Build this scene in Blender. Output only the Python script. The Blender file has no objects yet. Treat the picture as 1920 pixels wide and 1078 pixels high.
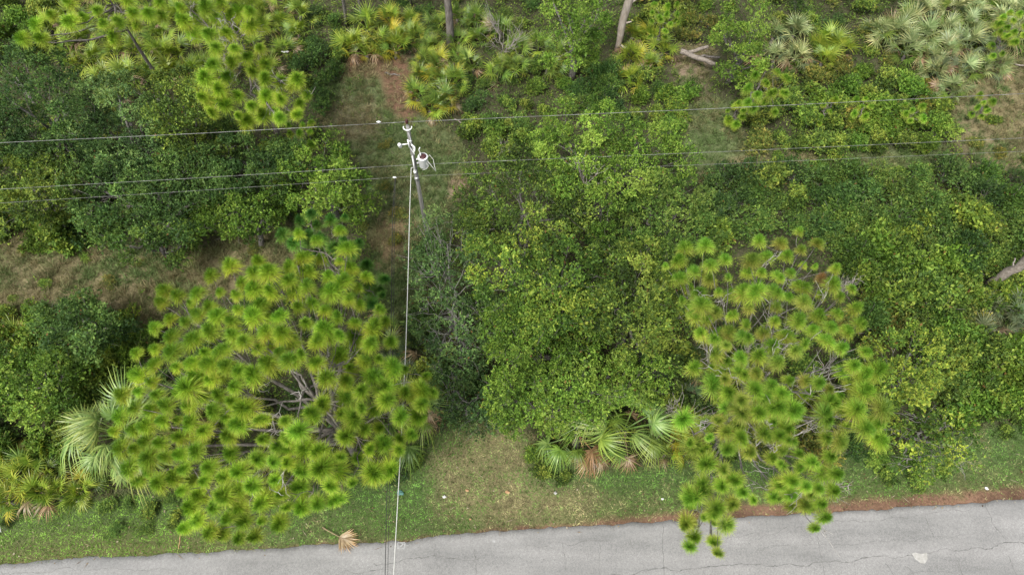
import bpy, math
import numpy as np
from mathutils import Vector, Matrix, Euler

# ------------------------------------------------------------------ camera, sky, sun, exposure
SC = bpy.context.scene
COL = SC.collection
CAM_H = 32.0
cam_d = bpy.data.cameras.new('camera'); cam = bpy.data.objects.new('camera', cam_d); COL.objects.link(cam)
cam.location = (0, 0, CAM_H); cam.rotation_euler = (math.radians(30), 0, 0)
cam_d.sensor_width = 36; cam_d.lens = 24; cam_d.clip_end = 3000; cam_d.clip_start = .1
SC.camera = cam

SUN_EL, SUN_AZ = 58, 215          # azimuth clockwise from +Y
world = bpy.data.worlds.new('World'); SC.world = world; world.use_nodes = True
wn = world.node_tree.nodes; wl = world.node_tree.links; wn.clear()
wo = wn.new('ShaderNodeOutputWorld'); wb = wn.new('ShaderNodeBackground'); sky = wn.new('ShaderNodeTexSky')
sky.sky_type = 'NISHITA'; sky.sun_disc = False
sky.sun_elevation = math.radians(SUN_EL); sky.sun_rotation = math.radians(SUN_AZ)
sky.air_density = 1.0; sky.dust_density = 4.0; sky.ozone_density = .6
hs = wn.new('ShaderNodeHueSaturation'); hs.inputs['Saturation'].default_value = .32   # thin overcast greys the blue
wl.new(sky.outputs[0], hs.inputs['Color']); wl.new(hs.outputs[0], wb.inputs[0]); wb.inputs[1].default_value = .11
wl.new(wb.outputs[0], wo.inputs[0])
sd = bpy.data.lights.new('sun', 'SUN'); sun = bpy.data.objects.new('sun', sd); COL.objects.link(sun)
sd.energy = 1.5; sd.angle = math.radians(12); sd.color = (1, .965, .9)
el, az = math.radians(SUN_EL), math.radians(SUN_AZ)
sdir = Vector((math.sin(az)*math.cos(el), math.cos(az)*math.cos(el), math.sin(el)))
sun.rotation_euler = sdir.to_track_quat('Z', 'Y').to_euler(); sun.location = (0, 0, 60)
SC.view_settings.view_transform = 'Standard'; SC.view_settings.look = 'None'
SC.view_settings.gamma = 1; SC.view_settings.use_curve_mapping = False
SC.view_settings.exposure = 1.38
SC.render.engine = 'CYCLES'
SC.cycles.max_bounces = 6; SC.cycles.diffuse_bounces = 3; SC.cycles.transmission_bounces = 3; SC.cycles.glossy_bounces = 1

rng = np.random.default_rng(7)
F_ = 1280.0
S60, C60 = math.sin(math.radians(60)), .5

def P(px, py, h=0.0):
    """where the sight line through photo pixel px,py meets height h (surveying helper); vectorised"""
    px, py, h = np.broadcast_arrays(np.asarray(px, float), np.asarray(py, float), np.asarray(h, float))
    r = (px-960)/F_; d = (py-539)/F_
    dx, dy, dz = r, C60-d*S60, -S60-d*C60
    t = (CAM_H-h)/(-dz)
    return np.stack([dx*t, dy*t, h], -1)
def V3(px, py, h=0.0): return Vector(P(px, py, h).tolist())
def TOPX(x, y, z=0.0):
    q = z-CAM_H
    dep = y*C60-q*S60; u = y*S60+q*C60
    return 960+F_*x/dep, 539-F_*u/dep

# ------------------------------------------------------------------ helpers
def in_poly(pts, poly):
    x, y = pts[..., 0], pts[..., 1]; res = np.zeros(x.shape, bool); n = len(poly)
    for i in range(n):
        x0, y0 = poly[i]; x1, y1 = poly[(i+1) % n]
        if y0 == y1: continue
        c = ((y0 > y) != (y1 > y)) & (x < (x1-x0)*(y-y0)/(y1-y0)+x0)
        res ^= c
    return res
def poly_dist(pts, poly):
    d = np.full(pts.shape[:-1], 1e9); n = len(poly)
    for i in range(n):
        a = np.array(poly[i], float); b = np.array(poly[(i+1) % n], float); ab = b-a
        t = np.clip(((pts-a)@ab)/(ab@ab+1e-9), 0, 1)
        d = np.minimum(d, np.linalg.norm(pts-(a+t[..., None]*ab), axis=-1))
    return d
def poisson(poly, sp, tries=4000, holes=()):
    poly_a = np.array(poly, float); lo, hi = poly_a.min(0), poly_a.max(0); out = []
    c = rng.uniform(lo, hi, (tries, 2)); ok = in_poly(c, poly)
    for h in holes: ok &= ~in_poly(c, h)
    c = c[ok]; arr = np.zeros((0, 2))
    for p in c:
        if len(arr) == 0 or ((arr-p)**2).sum(1).min() > sp*sp: arr = np.vstack([arr, p])
    return arr
def vnoise(x, y, s, seed=0):
    r = np.random.default_rng(seed).random((257, 257)); r[256] = r[0]; r[:, 256] = r[:, 0]
    u, v = x/s, y/s; iu, iv = np.floor(u).astype(int), np.floor(v).astype(int)
    fu, fv = u-iu, v-iv; fu = fu*fu*(3-2*fu); fv = fv*fv*(3-2*fv); iu %= 256; iv %= 256
    return (r[iu, iv]*(1-fu)+r[iu+1, iv]*fu)*(1-fv)+(r[iu, iv+1]*(1-fu)+r[iu+1, iv+1]*fu)*fv
def fbm(x, y, s, seed=0): return .5*vnoise(x, y, s, seed)+.3*vnoise(x, y, s/2.1, seed+1)+.2*vnoise(x, y, s/4.3, seed+2)

def np_mesh(name, V, F, mat, col=None, smooth=False):
    """V (n,3), F (m,k) ; col (m,3) a colour per face"""
    m = bpy.data.meshes.new(name); V = np.ascontiguousarray(V, np.float32); F = np.ascontiguousarray(F, np.int32)
    n, k = F.shape
    m.vertices.add(len(V)); m.vertices.foreach_set('co', V.ravel())
    m.loops.add(n*k); m.loops.foreach_set('vertex_index', F.ravel())
    m.polygons.add(n); m.polygons.foreach_set('loop_start', np.arange(0, n*k, k, dtype=np.int32))
    try: m.polygons.foreach_set('loop_total', np.full(n, k, np.int32))
    except Exception: pass
    if smooth: m.polygons.foreach_set('use_smooth', np.ones(n, bool))
    if col is not None:
        a = m.attributes.new('tint', 'FLOAT_COLOR', 'FACE')
        c = np.ones((n, 4), np.float32); c[:, :3] = col; a.data.foreach_set('color', c.ravel())
    m.update(calc_edges=True); m.materials.append(mat)
    return m
def obj(name, mesh, parent=None, loc=None, rot=None, scale=None):
    o = bpy.data.objects.new(name, mesh); COL.objects.link(o)
    if parent: o.parent = parent
    if loc is not None: o.location = loc
    if rot is not None: o.rotation_euler = rot
    if scale is not None: o.scale = (scale,)*3 if np.isscalar(scale) else scale
    return o
def tag(o, label=None, cat=None, group=None, kind=None):
    if label: o['label'] = label
    if cat: o['category'] = cat
    if group: o['group'] = group
    if kind: o['kind'] = kind
    return o
def empty(name, loc, label, cat, group=None, rz=0):
    o = bpy.data.objects.new(name, None); COL.objects.link(o); o.location = loc; o.rotation_euler = (0, 0, rz)
    o.empty_display_size = .3
    return tag(o, label, cat, group)

def tube(pts, rad, n=6, cap=True):
    pts = np.asarray(pts, float); rad = np.broadcast_to(np.asarray(rad, float), (len(pts),)); k = len(pts)
    t = np.gradient(pts, axis=0); t /= np.linalg.norm(t, axis=1)[:, None]+1e-9
    ref = np.array([0, 0, 1.]) if abs(t[:, 2]).mean() < .8 else np.array([1., 0, 0])
    a = np.cross(t, ref); a /= np.linalg.norm(a, axis=1)[:, None]+1e-9; b = np.cross(t, a)
    th = np.arange(n)/n*2*np.pi
    V = (pts[:, None]+rad[:, None, None]*(np.cos(th)[None, :, None]*a[:, None]+np.sin(th)[None, :, None]*b[:, None])).reshape(-1, 3)
    i = np.arange(k-1)[:, None]*n; j = np.arange(n)[None]; j2 = (j+1) % n
    F = np.stack([i+j, i+j2, i+n+j2, i+n+j], -1).reshape(-1, 4)
    if cap and n == 6:
        F = np.vstack([F, [[0, 3, 2, 1]], [[0, 5, 4, 3]], (k-1)*n+np.array([[0, 1, 2, 3], [0, 3, 4, 5]])])
    elif cap and n == 8:
        e = (k-1)*n
        F = np.vstack([F, [[0, 3, 2, 1], [0, 5, 4, 3], [0, 7, 6, 5]], e+np.array([[0, 1, 2, 3], [0, 3, 4, 5], [0, 5, 6, 7]])])
    return V, F
class MB:
    def __init__(s): s.v = []; s.f = []; s.c = []; s.n = 0
    def add(s, V, F, c=None):
        s.v.append(V); s.f.append(np.asarray(F)+s.n); s.n += len(V)
        if c is not None: s.c.append(np.broadcast_to(np.asarray(c, float), (len(F), 3)))
    def tube(s, pts, rad, n=6, c=None): s.add(*tube(pts, rad, n), c)
    def box(s, ctr, size, rz=0, c=None, M=None):
        q = np.array([[x, y, z] for z in (-.5, .5) for y in (-.5, .5) for x in (-.5, .5)])*np.array(size)
        ca, sa = math.cos(rz), math.sin(rz)
        q = np.stack([q[:, 0]*ca-q[:, 1]*sa, q[:, 0]*sa+q[:, 1]*ca, q[:, 2]], -1)
        if M is not None: q = q@np.array(M.to_3x3()).T
        s.add(q+np.array(ctr), [[0, 2, 3, 1], [4, 5, 7, 6], [0, 1, 5, 4], [2, 6, 7, 3], [0, 4, 6, 2], [1, 3, 7, 5]], c)
    def mesh(s, name, mat, smooth=False):
        return np_mesh(name, np.vstack(s.v), np.vstack(s.f), mat, np.vstack(s.c) if s.c else None, smooth)
def lathe(prof, n=16):
    """prof list of (r,z)"""
    th = np.arange(n)/n*2*np.pi; V = []
    for r, z in prof: V.append(np.stack([r*np.cos(th), r*np.sin(th), np.full(n, z)], -1))
    V = np.vstack(V); F = []
    for i in range(len(prof)-1):
        for j in range(n): F.append([i*n+j, i*n+(j+1) % n, (i+1)*n+(j+1) % n, (i+1)*n+j])
    return V, np.array(F)
def wig(a, b, n, amp, sag=0):
    a, b = np.asarray(a, float), np.asarray(b, float); t = np.linspace(0, 1, n)[:, None]
    w = rng.normal(0, amp, (n, 3)); w[0] = w[-1] = 0
    p = a+(b-a)*t+w*np.sin(np.pi*t); p[:, 2] += sag*4*(t*(1-t))[:, 0]
    return p
def unit(v): return v/(np.linalg.norm(v, axis=-1, keepdims=True)+1e-9)

# ------------------------------------------------------------------ materials
def nodes(name):
    m = bpy.data.materials.new(name); m.use_nodes = True; nt = m.node_tree; nt.nodes.clear(); return m, nt.nodes, nt.links
def leaf_mat(name, trans=.3, rough=.55, spec=.25, ns=1.2, var=.35):
    m, n, l = nodes(name)
    out = n.new('ShaderNodeOutputMaterial'); mix = n.new('ShaderNodeMixShader'); pb = n.new('ShaderNodeBsdfPrincipled'); tr = n.new('ShaderNodeBsdfTranslucent')
    at = n.new('ShaderNodeAttribute'); at.attribute_name = 'tint'; oi = n.new('ShaderNodeObjectInfo')
    mu = n.new('ShaderNodeMix'); mu.data_type = 'RGBA'; mu.blend_type = 'MULTIPLY'; mu.inputs['Factor'].default_value = 1
    l.new(at.outputs['Color'], mu.inputs['A']); l.new(oi.outputs['Color'], mu.inputs['B'])
    tc = n.new('ShaderNodeTexCoord'); nz = n.new('ShaderNodeTexNoise'); nz.inputs['Scale'].default_value = ns; nz.inputs['Detail'].default_value = 2
    l.new(tc.outputs['Object'], nz.inputs['Vector'])
    mr = n.new('ShaderNodeMapRange'); mr.inputs['From Min'].default_value = .3; mr.inputs['From Max'].default_value = .7
    mr.inputs['To Min'].default_value = 1-var; mr.inputs['To Max'].default_value = 1+var
    l.new(nz.outputs['Fac'], mr.inputs['Value'])
    h = n.new('ShaderNodeHueSaturation'); l.new(mu.outputs['Result'], h.inputs['Color']); l.new(mr.outputs['Result'], h.inputs['Value'])
    l.new(h.outputs[0], pb.inputs['Base Color']); pb.inputs['Roughness'].default_value = rough
    pb.inputs['Specular IOR Level'].default_value = spec
    g = n.new('ShaderNodeMix'); g.data_type = 'RGBA'; g.blend_type = 'MULTIPLY'; g.inputs['Factor'].default_value = 1
    l.new(h.outputs[0], g.inputs['A']); g.inputs['B'].default_value = (1.25, 1.15, .6, 1)
    l.new(g.outputs['Result'], tr.inputs['Color'])
    mix.inputs[0].default_value = trans; l.new(pb.outputs[0], mix.inputs[1]); l.new(tr.outputs[0], mix.inputs[2]); l.new(mix.outputs[0], out.inputs[0])
    return m
def solid(name, c1, c2=None, scale=8, rough=.8, bump=.0, stretch=(1, 1, 1), metal=0, coords='Object', spec=.3):
    m, n, l = nodes(name)
    out = n.new('ShaderNodeOutputMaterial'); pb = n.new('ShaderNodeBsdfPrincipled'); l.new(pb.outputs[0], out.inputs[0])
    tc = n.new('ShaderNodeTexCoord'); mp = n.new('ShaderNodeMapping'); mp.inputs['Scale'].default_value = stretch
    nz = n.new('ShaderNodeTexNoise'); nz.inputs['Scale'].default_value = scale; nz.inputs['Detail'].default_value = 6
    l.new(tc.outputs[coords], mp.inputs[0]); l.new(mp.outputs[0], nz.inputs['Vector'])
    rp = n.new('ShaderNodeValToRGB'); rp.color_ramp.elements[0].position = .35; rp.color_ramp.elements[1].position = .68
    rp.color_ramp.elements[0].color = (*c1, 1); rp.color_ramp.elements[1].color = (*(c2 or c1), 1)
    l.new(nz.outputs['Fac'], rp.inputs[0]); l.new(rp.outputs[0], pb.inputs['Base Color'])
    pb.inputs['Roughness'].default_value = rough; pb.inputs['Metallic'].default_value = metal; pb.inputs['Specular IOR Level'].default_value = spec
    if bump:
        b = n.new('ShaderNodeBump'); b.inputs['Strength'].default_value = bump; b.inputs['Distance'].default_value = .03
        l.new(nz.outputs['Fac'], b.inputs['Height']); l.new(b.outputs[0], pb.inputs['Normal'])
    return m
M_leaf = leaf_mat('broad_leaves', trans=.3, spec=.16, var=.3, ns=.9); M_needle = leaf_mat('pine_needles', trans=.42, rough=.5, spec=.3, ns=.6, var=.12)
M_palm = leaf_mat('palm_fronds', trans=.22, rough=.42, spec=.45, ns=2, var=.15)
M_grass = leaf_mat('grass_blades', trans=.2, rough=.7, spec=.1, ns=.5, var=.15)
M_bark = solid('pine_bark', (.075, .065, .056), (.16, .145, .13), 9, .9, .8, (1, 1, .35))
M_bark2 = solid('oak_bark', (.07, .065, .055), (.16, .15, .135), 10, .9, .5)
M_dead = solid('weathered_dead_wood', (.17, .15, .13), (.3, .275, .25), 6, .85, .5, (1, 1, .3))
M_snag = solid('bare_snag_wood', (.26, .215, .175), (.42, .37, .32), 5, .85, .6, (1, 1, .3))
M_logw = solid('grey_log_wood', (.13, .11, .09), (.24, .21, .18), 7, .9, .5)
M_pale = solid('bleached_twigs', (.24, .22, .2), (.42, .4, .37), 6, .9)
M_twig = solid('grey_twig_bark', (.12, .115, .1), (.22, .21, .19), 6, .85)
M_pole = solid('weathered_pole_wood', (.11, .108, .1), (.24, .235, .22), 14, .85, .4, (1, 1, .08))
M_white = solid('white_enamel', (.72, .73, .72), (.8, .8, .79), 5, .35)
M_lid = solid('dark_red_lid', (.035, .013, .014), (.065, .022, .022), 9, .5)
M_metal = solid('galvanised_steel', (.42, .42, .42), (.55, .55, .55), 20, .45, 0, metal=.6)
M_wire = solid('aluminium_wire', (.09, .09, .085), (.25, .25, .24), 3, .5)
M_drop = solid('pale_service_cable', (.4, .4, .37), (.5, .5, .47), 3, .6)
M_black = solid('black_cable', (.02, .02, .02), (.035, .035, .035), 3, .6)
M_paint = solid('worn_white_paint', (.2, .2, .195), (.3, .3, .295), 14, .8)
M_patch = solid('pale_patch', (.25, .245, .225), (.33, .325, .305), 9, .85)
M_litter = solid('white_litter', (.4, .4, .38), (.6, .6, .58), 12, .6)
M_orange = solid('tan_leaf', (.28, .16, .08), (.38, .24, .12), 12, .7)
M_teal = solid('teal_rag', (.05, .12, .1), (.07, .16, .14), 12, .8)
M_crack = solid('crack_dirt', (.07, .07, .067), (.165, .162, .155), 7, .95)

# ------------------------------------------------------------------ ground and road
EDGE = [(-400, 1083), (0, 1057), (140, 1047), (330, 1038), (500, 1030), (600, 1019), (700, 1018), (760, 1014), (840, 1003), (900, 997), (960, 992), (1100, 986), (1280, 975), (1440, 965), (1560, 960), (1700, 950), (1820, 942), (1920, 935), (2300, 908)]
edge_w = P([e[0] for e in EDGE], [e[1] for e in EDGE], 0)
ea, eb = edge_w[1], edge_w[-2]; rd = (eb-ea)/np.linalg.norm(eb-ea); rnrm = np.array([rd[1], -rd[0], 0])   # rnrm points to the road side (-Y)
def road_side(x, y):
    """signed distance to traced edge, positive on the road"""
    s = (x-ea[0])*rd[0]+(y-ea[1])*rd[1]; d = (x-ea[0])*rnrm[0]+(y-ea[1])*rnrm[1]
    es = (edge_w[:, 0]-ea[0])*rd[0]+(edge_w[:, 1]-ea[1])*rd[1]; ed = (edge_w[:, 0]-ea[0])*rnrm[0]+(edge_w[:, 1]-ea[1])*rnrm[1]
    return d-np.interp(s, es, ed), s

# ground patches: (polygon in photo pixels, colour, softness px)
G_DRY, G_GREY, G_RED, G_TAN, G_LAWN = (.15, .128, .07), (.085, .105, .045), (.11, .066, .042), (.13, .118, .058), (.056, .084, .028)
LAWN = [(-200, 960), (130, 935), (300, 925), (420, 960), (560, 920), (760, 850), (860, 790), (930, 770), (1000, 830), (1090, 880), (1250, 870), (1400, 850), (1560, 830), (1680, 850), (1860, 800), (2300, 740), (2300, 1000), (-200, 1150)]
TAN = [(800, 860), (870, 800), (930, 760), (990, 830), (1010, 900), (1130, 930), (1100, 960), (960, 985), (820, 960)]
PATH = [(600, 130), (700, 100), (770, 120), (780, 210), (860, 260), (880, 330), (840, 420), (780, 600), (720, 620), (700, 480), (680, 400), (690, 330), (650, 250), (600, 200)]
REDP = [(700, 95), (760, 95), (790, 210), (760, 235), (715, 190)]
DRY = [(-200, 440), (60, 415), (110, 425), (180, 460), (330, 480), (420, 450), (520, 425), (600, 440), (560, 500), (420, 560), (310, 560), (290, 640), (240, 600), (130, 570), (40, 600), (-200, 640)]
RP1 = [(1280, 180), (1370, 190), (1390, 260), (1500, 280), (1760, 285), (1850, 330), (1500, 320), (1280, 340)]
RP2 = [(1780, 200), (1860, 120), (1990, 120), (1990, 330), (1880, 325), (1800, 280)]
PATCHES = [(LAWN, G_LAWN, 14), (TAN, G_TAN, 45), (PATH, G_GREY, 16), (REDP, G_RED, 20), (DRY, G_DRY, 14), (RP1, G_GREY, 14), (RP2, G_DRY, 25),
           ([(600, 200), (700, 190), (720, 260), (640, 270)], (.12, .11, .06), 30), ([(660, 80), (720, 90), (700, 140), (640, 150)], G_RED, 20),
           ([(1400, 290), (1560, 285), (1560, 320), (1300, 330)], (.13, .11, .06), 20), ([(700, 400), (770, 400), (760, 500), (700, 500)], (.135, .1, .055), 30),
           ([(840, 330), (880, 330), (870, 370), (840, 370)], (.2, .15, .1), 12), ([(1270, 90), (1330, 100), (1320, 190), (1270, 180)], (.17, .13, .09), 20)]
def ground_col(x, y):
    px, py = TOPX(x, y)
    j = 26*(fbm(x, y, 1.6, 3)-.5); jx = 26*(fbm(x, y, 1.6, 9)-.5)
    q = np.stack([px+jx, py+j], -1)
    n1 = fbm(x, y, .9, 21)[..., None]; n2 = fbm(x, y, 5, 31)[..., None]
    c = np.array([.045, .045, .024])*(.5+1.1*n1)*np.ones(q.shape[:-1]+(3,)); bare = np.zeros(q.shape[:-1])
    ahead = (y > 2) & (y < 60)
    for poly, pc, soft in PATCHES:
        ins = in_poly(q, poly); d = poly_dist(q, poly); w = np.where(ins, np.clip(.5+d/soft, 0, 1), np.clip(.5-d/soft, 0, 1))*ahead
        c = c*(1-w[..., None])+np.array(pc)*(.72+.56*n1)*w[..., None]
        bare = np.maximum(bare, w)
    # verge goes browner near the road, with a strip of fallen pine straw
    d, s = road_side(x, y)
    straw = np.interp(s, [0, 18, 25, 34, 60, 80], [.12, .22, .45, 1.0, 1.0, 1.0])*(.8+.5*fbm(x, y, 1.2, 77))
    w = np.clip((d+straw*.6+.35*(fbm(x, y, .35, 78)-.5))/.25, 0, 1)[..., None]*np.clip((s-6)/8, 0.25, 1)[..., None]
    dry = np.clip((d+1.8)/1.6, 0, 1)[..., None]*.6*n2*1.3
    c = c*(1-dry)+np.array([.11, .09, .04])*dry
    c = c*(1-w)+np.array([.12, .072, .047])*(.35+1.3*n1)*w
    c = np.where(((np.abs(x) > 44) | (y > 47))[..., None], np.array([.035, .05, .018])*np.ones_like(c), c)
    far = (d > 7.5)[..., None]
    c = np.where(far, np.array(G_LAWN)*(.8+.5*n1), c)
    return c, np.maximum(bare, 0), d, s

gx = np.concatenate([-np.geomspace(900, 46, 24), np.arange(-44, 44.1, .22), np.geomspace(46, 900, 24)])
gy = np.concatenate([-np.geomspace(600, 4, 14), np.arange(-3, 48, .22), np.geomspace(49, 1500, 24)])
GX, GY = np.meshgrid(gx, gy); nx, ny = len(gx), len(gy)
gcol, _, gd, _ = ground_col(GX, GY)
GZ = (fbm(GX, GY, 6, 5)-.5)*.25*np.clip((-gd-1.5)/4, 0, 1)*(np.abs(GX) < 44)*(GY < 47)
gm = np_mesh('ground', np.stack([GX, GY, GZ], -1).reshape(-1, 3),
             (np.arange(ny-1)[:, None, None]*nx+np.arange(nx-1)[None, :, None]+np.array([0, 1, nx+1, nx])).reshape(-1, 4), M_grass, None, True)
a = gm.attributes.new('soil', 'FLOAT_COLOR', 'POINT'); cc = np.ones((nx*ny, 4), np.float32); cc[:, :3] = gcol.reshape(-1, 3); a.data.foreach_set('color', cc.ravel())
mg, n, l = nodes('ground_soil_and_litter')
out = n.new('ShaderNodeOutputMaterial'); pb = n.new('ShaderNodeBsdfPrincipled'); l.new(pb.outputs[0], out.inputs[0]); pb.inputs['Roughness'].default_value = .95; pb.inputs['Specular IOR Level'].default_value = .1
at = n.new('ShaderNodeAttribute'); at.attribute_name = 'soil'; tc = n.new('ShaderNodeTexCoord')
nz = n.new('ShaderNodeTexNoise'); nz.inputs['Scale'].default_value = 9; nz.inputs['Detail'].default_value = 9; nz.inputs['Roughness'].default_value = .75; l.new(tc.outputs['Object'], nz.inputs['Vector'])
mr = n.new('ShaderNodeMapRange'); mr.inputs['From Min'].default_value = .3; mr.inputs['From Max'].default_value = .7; mr.inputs['To Min'].default_value = .45; mr.inputs['To Max'].default_value = 1.6
l.new(nz.outputs['Fac'], mr.inputs['Value']); h = n.new('ShaderNodeHueSaturation'); l.new(at.outputs['Color'], h.inputs['Color']); l.new(mr.outputs['Result'], h.inputs['Value']); l.new(h.outputs[0], pb.inputs['Base Color'])
bp = n.new('ShaderNodeBump'); bp.inputs['Strength'].default_value = .8; bp.inputs['Distance'].default_value = .06; l.new(nz.outputs['Fac'], bp.inputs['Height']); l.new(bp.outputs[0], pb.inputs['Normal'])
gm.materials.clear(); gm.materials.append(mg)
ground = tag(obj('ground', gm), kind='structure')

# road sheet with a broken northern edge, top 3 cm above the soil
ss = np.arange(-70, 130, .09); es = (edge_w[:, 0]-ea[0])*rd[0]+(edge_w[:, 1]-ea[1])*rd[1]; ed = (edge_w[:, 0]-ea[0])*rnrm[0]+(edge_w[:, 1]-ea[1])*rnrm[1]
e0 = np.interp(ss, es, ed)+.16*(fbm(ss, ss*0, .9, 12)-.5)+.07*(vnoise(ss, ss*0, .22, 13)-.5)
rows = []
for off, z in ((0, -.02), (.012, .03), (.25, .034), (1.5, .05), (3.4, .075), (5.3, .05), (6.55, .034), (6.8, .03), (6.82, -.02)):
    q = ea[None]+rd[None]*ss[:, None]+rnrm[None]*((e0 if off < 1 else e0*0+e0.mean())+off)[:, None]; q[:, 2] = z; rows.append(q)
V = np.stack(rows).reshape(-1, 3); k = len(ss)
Fr = (np.arange(8)[:, None, None]*k+np.arange(k-1)[None, :, None]+np.array([0, k, k+1, 1])).reshape(-1, 4)
mr_, n, l = nodes('aged_asphalt')
out = n.new('ShaderNodeOutputMaterial'); pb = n.new('ShaderNodeBsdfPrincipled'); l.new(pb.outputs[0], out.inputs[0]); pb.inputs['Roughness'].default_value = .9; pb.inputs['Specular IOR Level'].default_value = .2
tc = n.new('ShaderNodeTexCoord'); mp = n.new('ShaderNodeMapping'); mp.inputs['Rotation'].default_value = (0, 0, -math.atan2(rd[1], rd[0])); mp.inputs['Scale'].default_value = (.25, 1.3, 1); l.new(tc.outputs['Object'], mp.inputs[0])
n1 = n.new('ShaderNodeTexNoise'); n1.inputs['Scale'].default_value = .9; n1.inputs['Detail'].default_value = 5; l.new(mp.outputs[0], n1.inputs['Vector'])
n2 = n.new('ShaderNodeTexNoise'); n2.inputs['Scale'].default_value = 13; n2.inputs['Detail'].default_value = 5; n2.inputs['Roughness'].default_value = .8; l.new(tc.outputs['Object'], n2.inputs['Vector'])
rp = n.new('ShaderNodeValToRGB'); rp.color_ramp.elements[0].position = .3; rp.color_ramp.elements[1].position = .7; rp.color_ramp.elements[0].color = (.158, .158, .153, 1); rp.color_ramp.elements[1].color = (.225, .222, .215, 1); l.new(n1.outputs['Fac'], rp.inputs[0])
mr2 = n.new('ShaderNodeMapRange'); mr2.inputs['From Min'].default_value = .3; mr2.inputs['From Max'].default_value = .7; mr2.inputs['To Min'].default_value = .74; mr2.inputs['To Max'].default_value = 1.24; l.new(n2.outputs['Fac'], mr2.inputs['Value'])
n3 = n.new('ShaderNodeTexNoise'); n3.inputs['Scale'].default_value = 55; n3.inputs['Detail'].default_value = 3; l.new(tc.outputs['Object'], n3.inputs['Vector'])
mr3 = n.new('ShaderNodeMapRange'); mr3.inputs['From Min'].default_value = .3; mr3.inputs['From Max'].default_value = .7; mr3.inputs['To Min'].default_value = .7; mr3.inputs['To Max'].default_value = 1.3; l.new(n3.outputs['Fac'], mr3.inputs['Value'])
mm = n.new('ShaderNodeMath'); mm.operation = 'MULTIPLY'; l.new(mr2.outputs['Result'], mm.inputs[0]); l.new(mr3.outputs['Result'], mm.inputs[1])
n4 = n.new('ShaderNodeTexNoise'); n4.inputs['Scale'].default_value = .35; n4.inputs['Detail'].default_value = 6; n4.inputs['Roughness'].default_value = .65; l.new(tc.outputs['Object'], n4.inputs['Vector'])
mr4 = n.new('ShaderNodeMapRange'); mr4.inputs['From Min'].default_value = .35; mr4.inputs['From Max'].default_value = .65; mr4.inputs['To Min'].default_value = .9; mr4.inputs['To Max'].default_value = 1.08; l.new(n4.outputs['Fac'], mr4.inputs['Value'])
m2 = n.new('ShaderNodeMath'); m2.operation = 'MULTIPLY'; l.new(mm.outputs[0], m2.inputs[0]); l.new(mr4.outputs['Result'], m2.inputs[1])
h = n.new('ShaderNodeHueSaturation'); l.new(rp.outputs[0], h.inputs['Color']); l.new(m2.outputs[0], h.inputs['Value']); l.new(h.outputs[0], pb.inputs['Base Color'])
bp = n.new('ShaderNodeBump'); bp.inputs['Strength'].default_value = .3; bp.inputs['Distance'].default_value = .01; l.new(n2.outputs['Fac'], bp.inputs['Height']); l.new(bp.outputs[0], pb.inputs['Normal'])
road = tag(obj('road', np_mesh('road', V, Fr, mr_)), kind='structure')
def road_z(x, y):
    d, _ = road_side(x, y); return np.interp(d, [0, .25, 1.5, 3.4, 5.3, 6.6], [.03, .034, .05, .075, .05, .034])
def ribbon(pts, w, dens=.12, jit=.02, zoff=.005, seed=0, wv=1):
    pts = np.asarray(pts, float); seg = np.linalg.norm(np.diff(pts[:, :2], axis=0), axis=1); L = np.concatenate([[0], np.cumsum(seg)]); m = max(3, int(L[-1]/dens))
    t = np.linspace(0, L[-1], m); x = np.interp(t, L, pts[:, 0])+rng.normal(0, jit, m); y = np.interp(t, L, pts[:, 1])+rng.normal(0, jit, m)
    x[1:-1] += wv*.05*(vnoise(t, t*0, .5, seed)[1:-1]-.5)*2; y[1:-1] += wv*.14*(vnoise(t, t*0+9, .7, seed)[1:-1]-.5)*2
    p = np.stack([x, y], -1); tn = unit(np.gradient(p, axis=0)); nn = np.stack([-tn[:, 1], tn[:, 0]], -1)
    ww = (w*(.2+.75*rng.random(m)))[:, None]/2; a, b = p+nn*ww, p-nn*ww
    V = np.vstack([np.column_stack([a, road_z(a[:, 0], a[:, 1])+zoff]), np.column_stack([b, road_z(b[:, 0], b[:, 1])+zoff])])
    i = np.arange(m-1); return V, np.stack([i, i+m, i+m+1, i+1], -1)
CR = [([(815, 1017), (818, 1048)], .03), ([(700, 1055), (760, 1048), (860, 1046), (900, 1044)], .035), ([(890, 1030), (893, 1078)], .035), ([(640, 1073), (740, 1071)], .03),
      ([(985, 1026), (1060, 1018), (1140, 1014)], .02), ([(1055, 1020), (1062, 1072)], .025), ([(1124, 1018), (1124, 1082)], .03), ([(1180, 1010), (1190, 1040)], .02),
      ([(1242, 985), (1246, 1078)], .035), ([(1120, 1082), (1240, 1067), (1280, 1062), (1400, 1058), (1520, 1056), (1600, 1050), (1720, 1040), (1800, 1030), (1920, 1018)], .045),
      ([(1360, 1010), (1480, 990), (1600, 975), (1720, 965), (1850, 952)], .018), ([(1665, 955), (1674, 970)], .04), ([(1735, 965), (1750, 1005)], .03), ([(1846, 943), (1862, 978), (1885, 1010)], .035),
      ([(1532, 1005), (1545, 1078)], .028), ([(1435, 975), (1440, 992)], .025), ([(1790, 1040), (1805, 1078)], .03), ([(1890, 1040), (1906, 1078)], .03), ([(1600, 1055), (1603, 1078)], .02),
      ([(1660, 1055), (1675, 1078)], .022), ([(1700, 1060), (1712, 1078)], .022), ([(1700, 1076), (1800, 1076)], .02), ([(0, 1072), (200, 1062), (330, 1066)], .018), ([(1420, 1030), (1620, 1018), (1800, 1002)], .014)]
for i, (c, w) in enumerate(CR):
    V, Fc = ribbon(P([p[0] for p in c], [p[1] for p in c], .05), w, seed=100+i); obj('crack', np_mesh('crack', V, Fc, M_crack), road)
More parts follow.
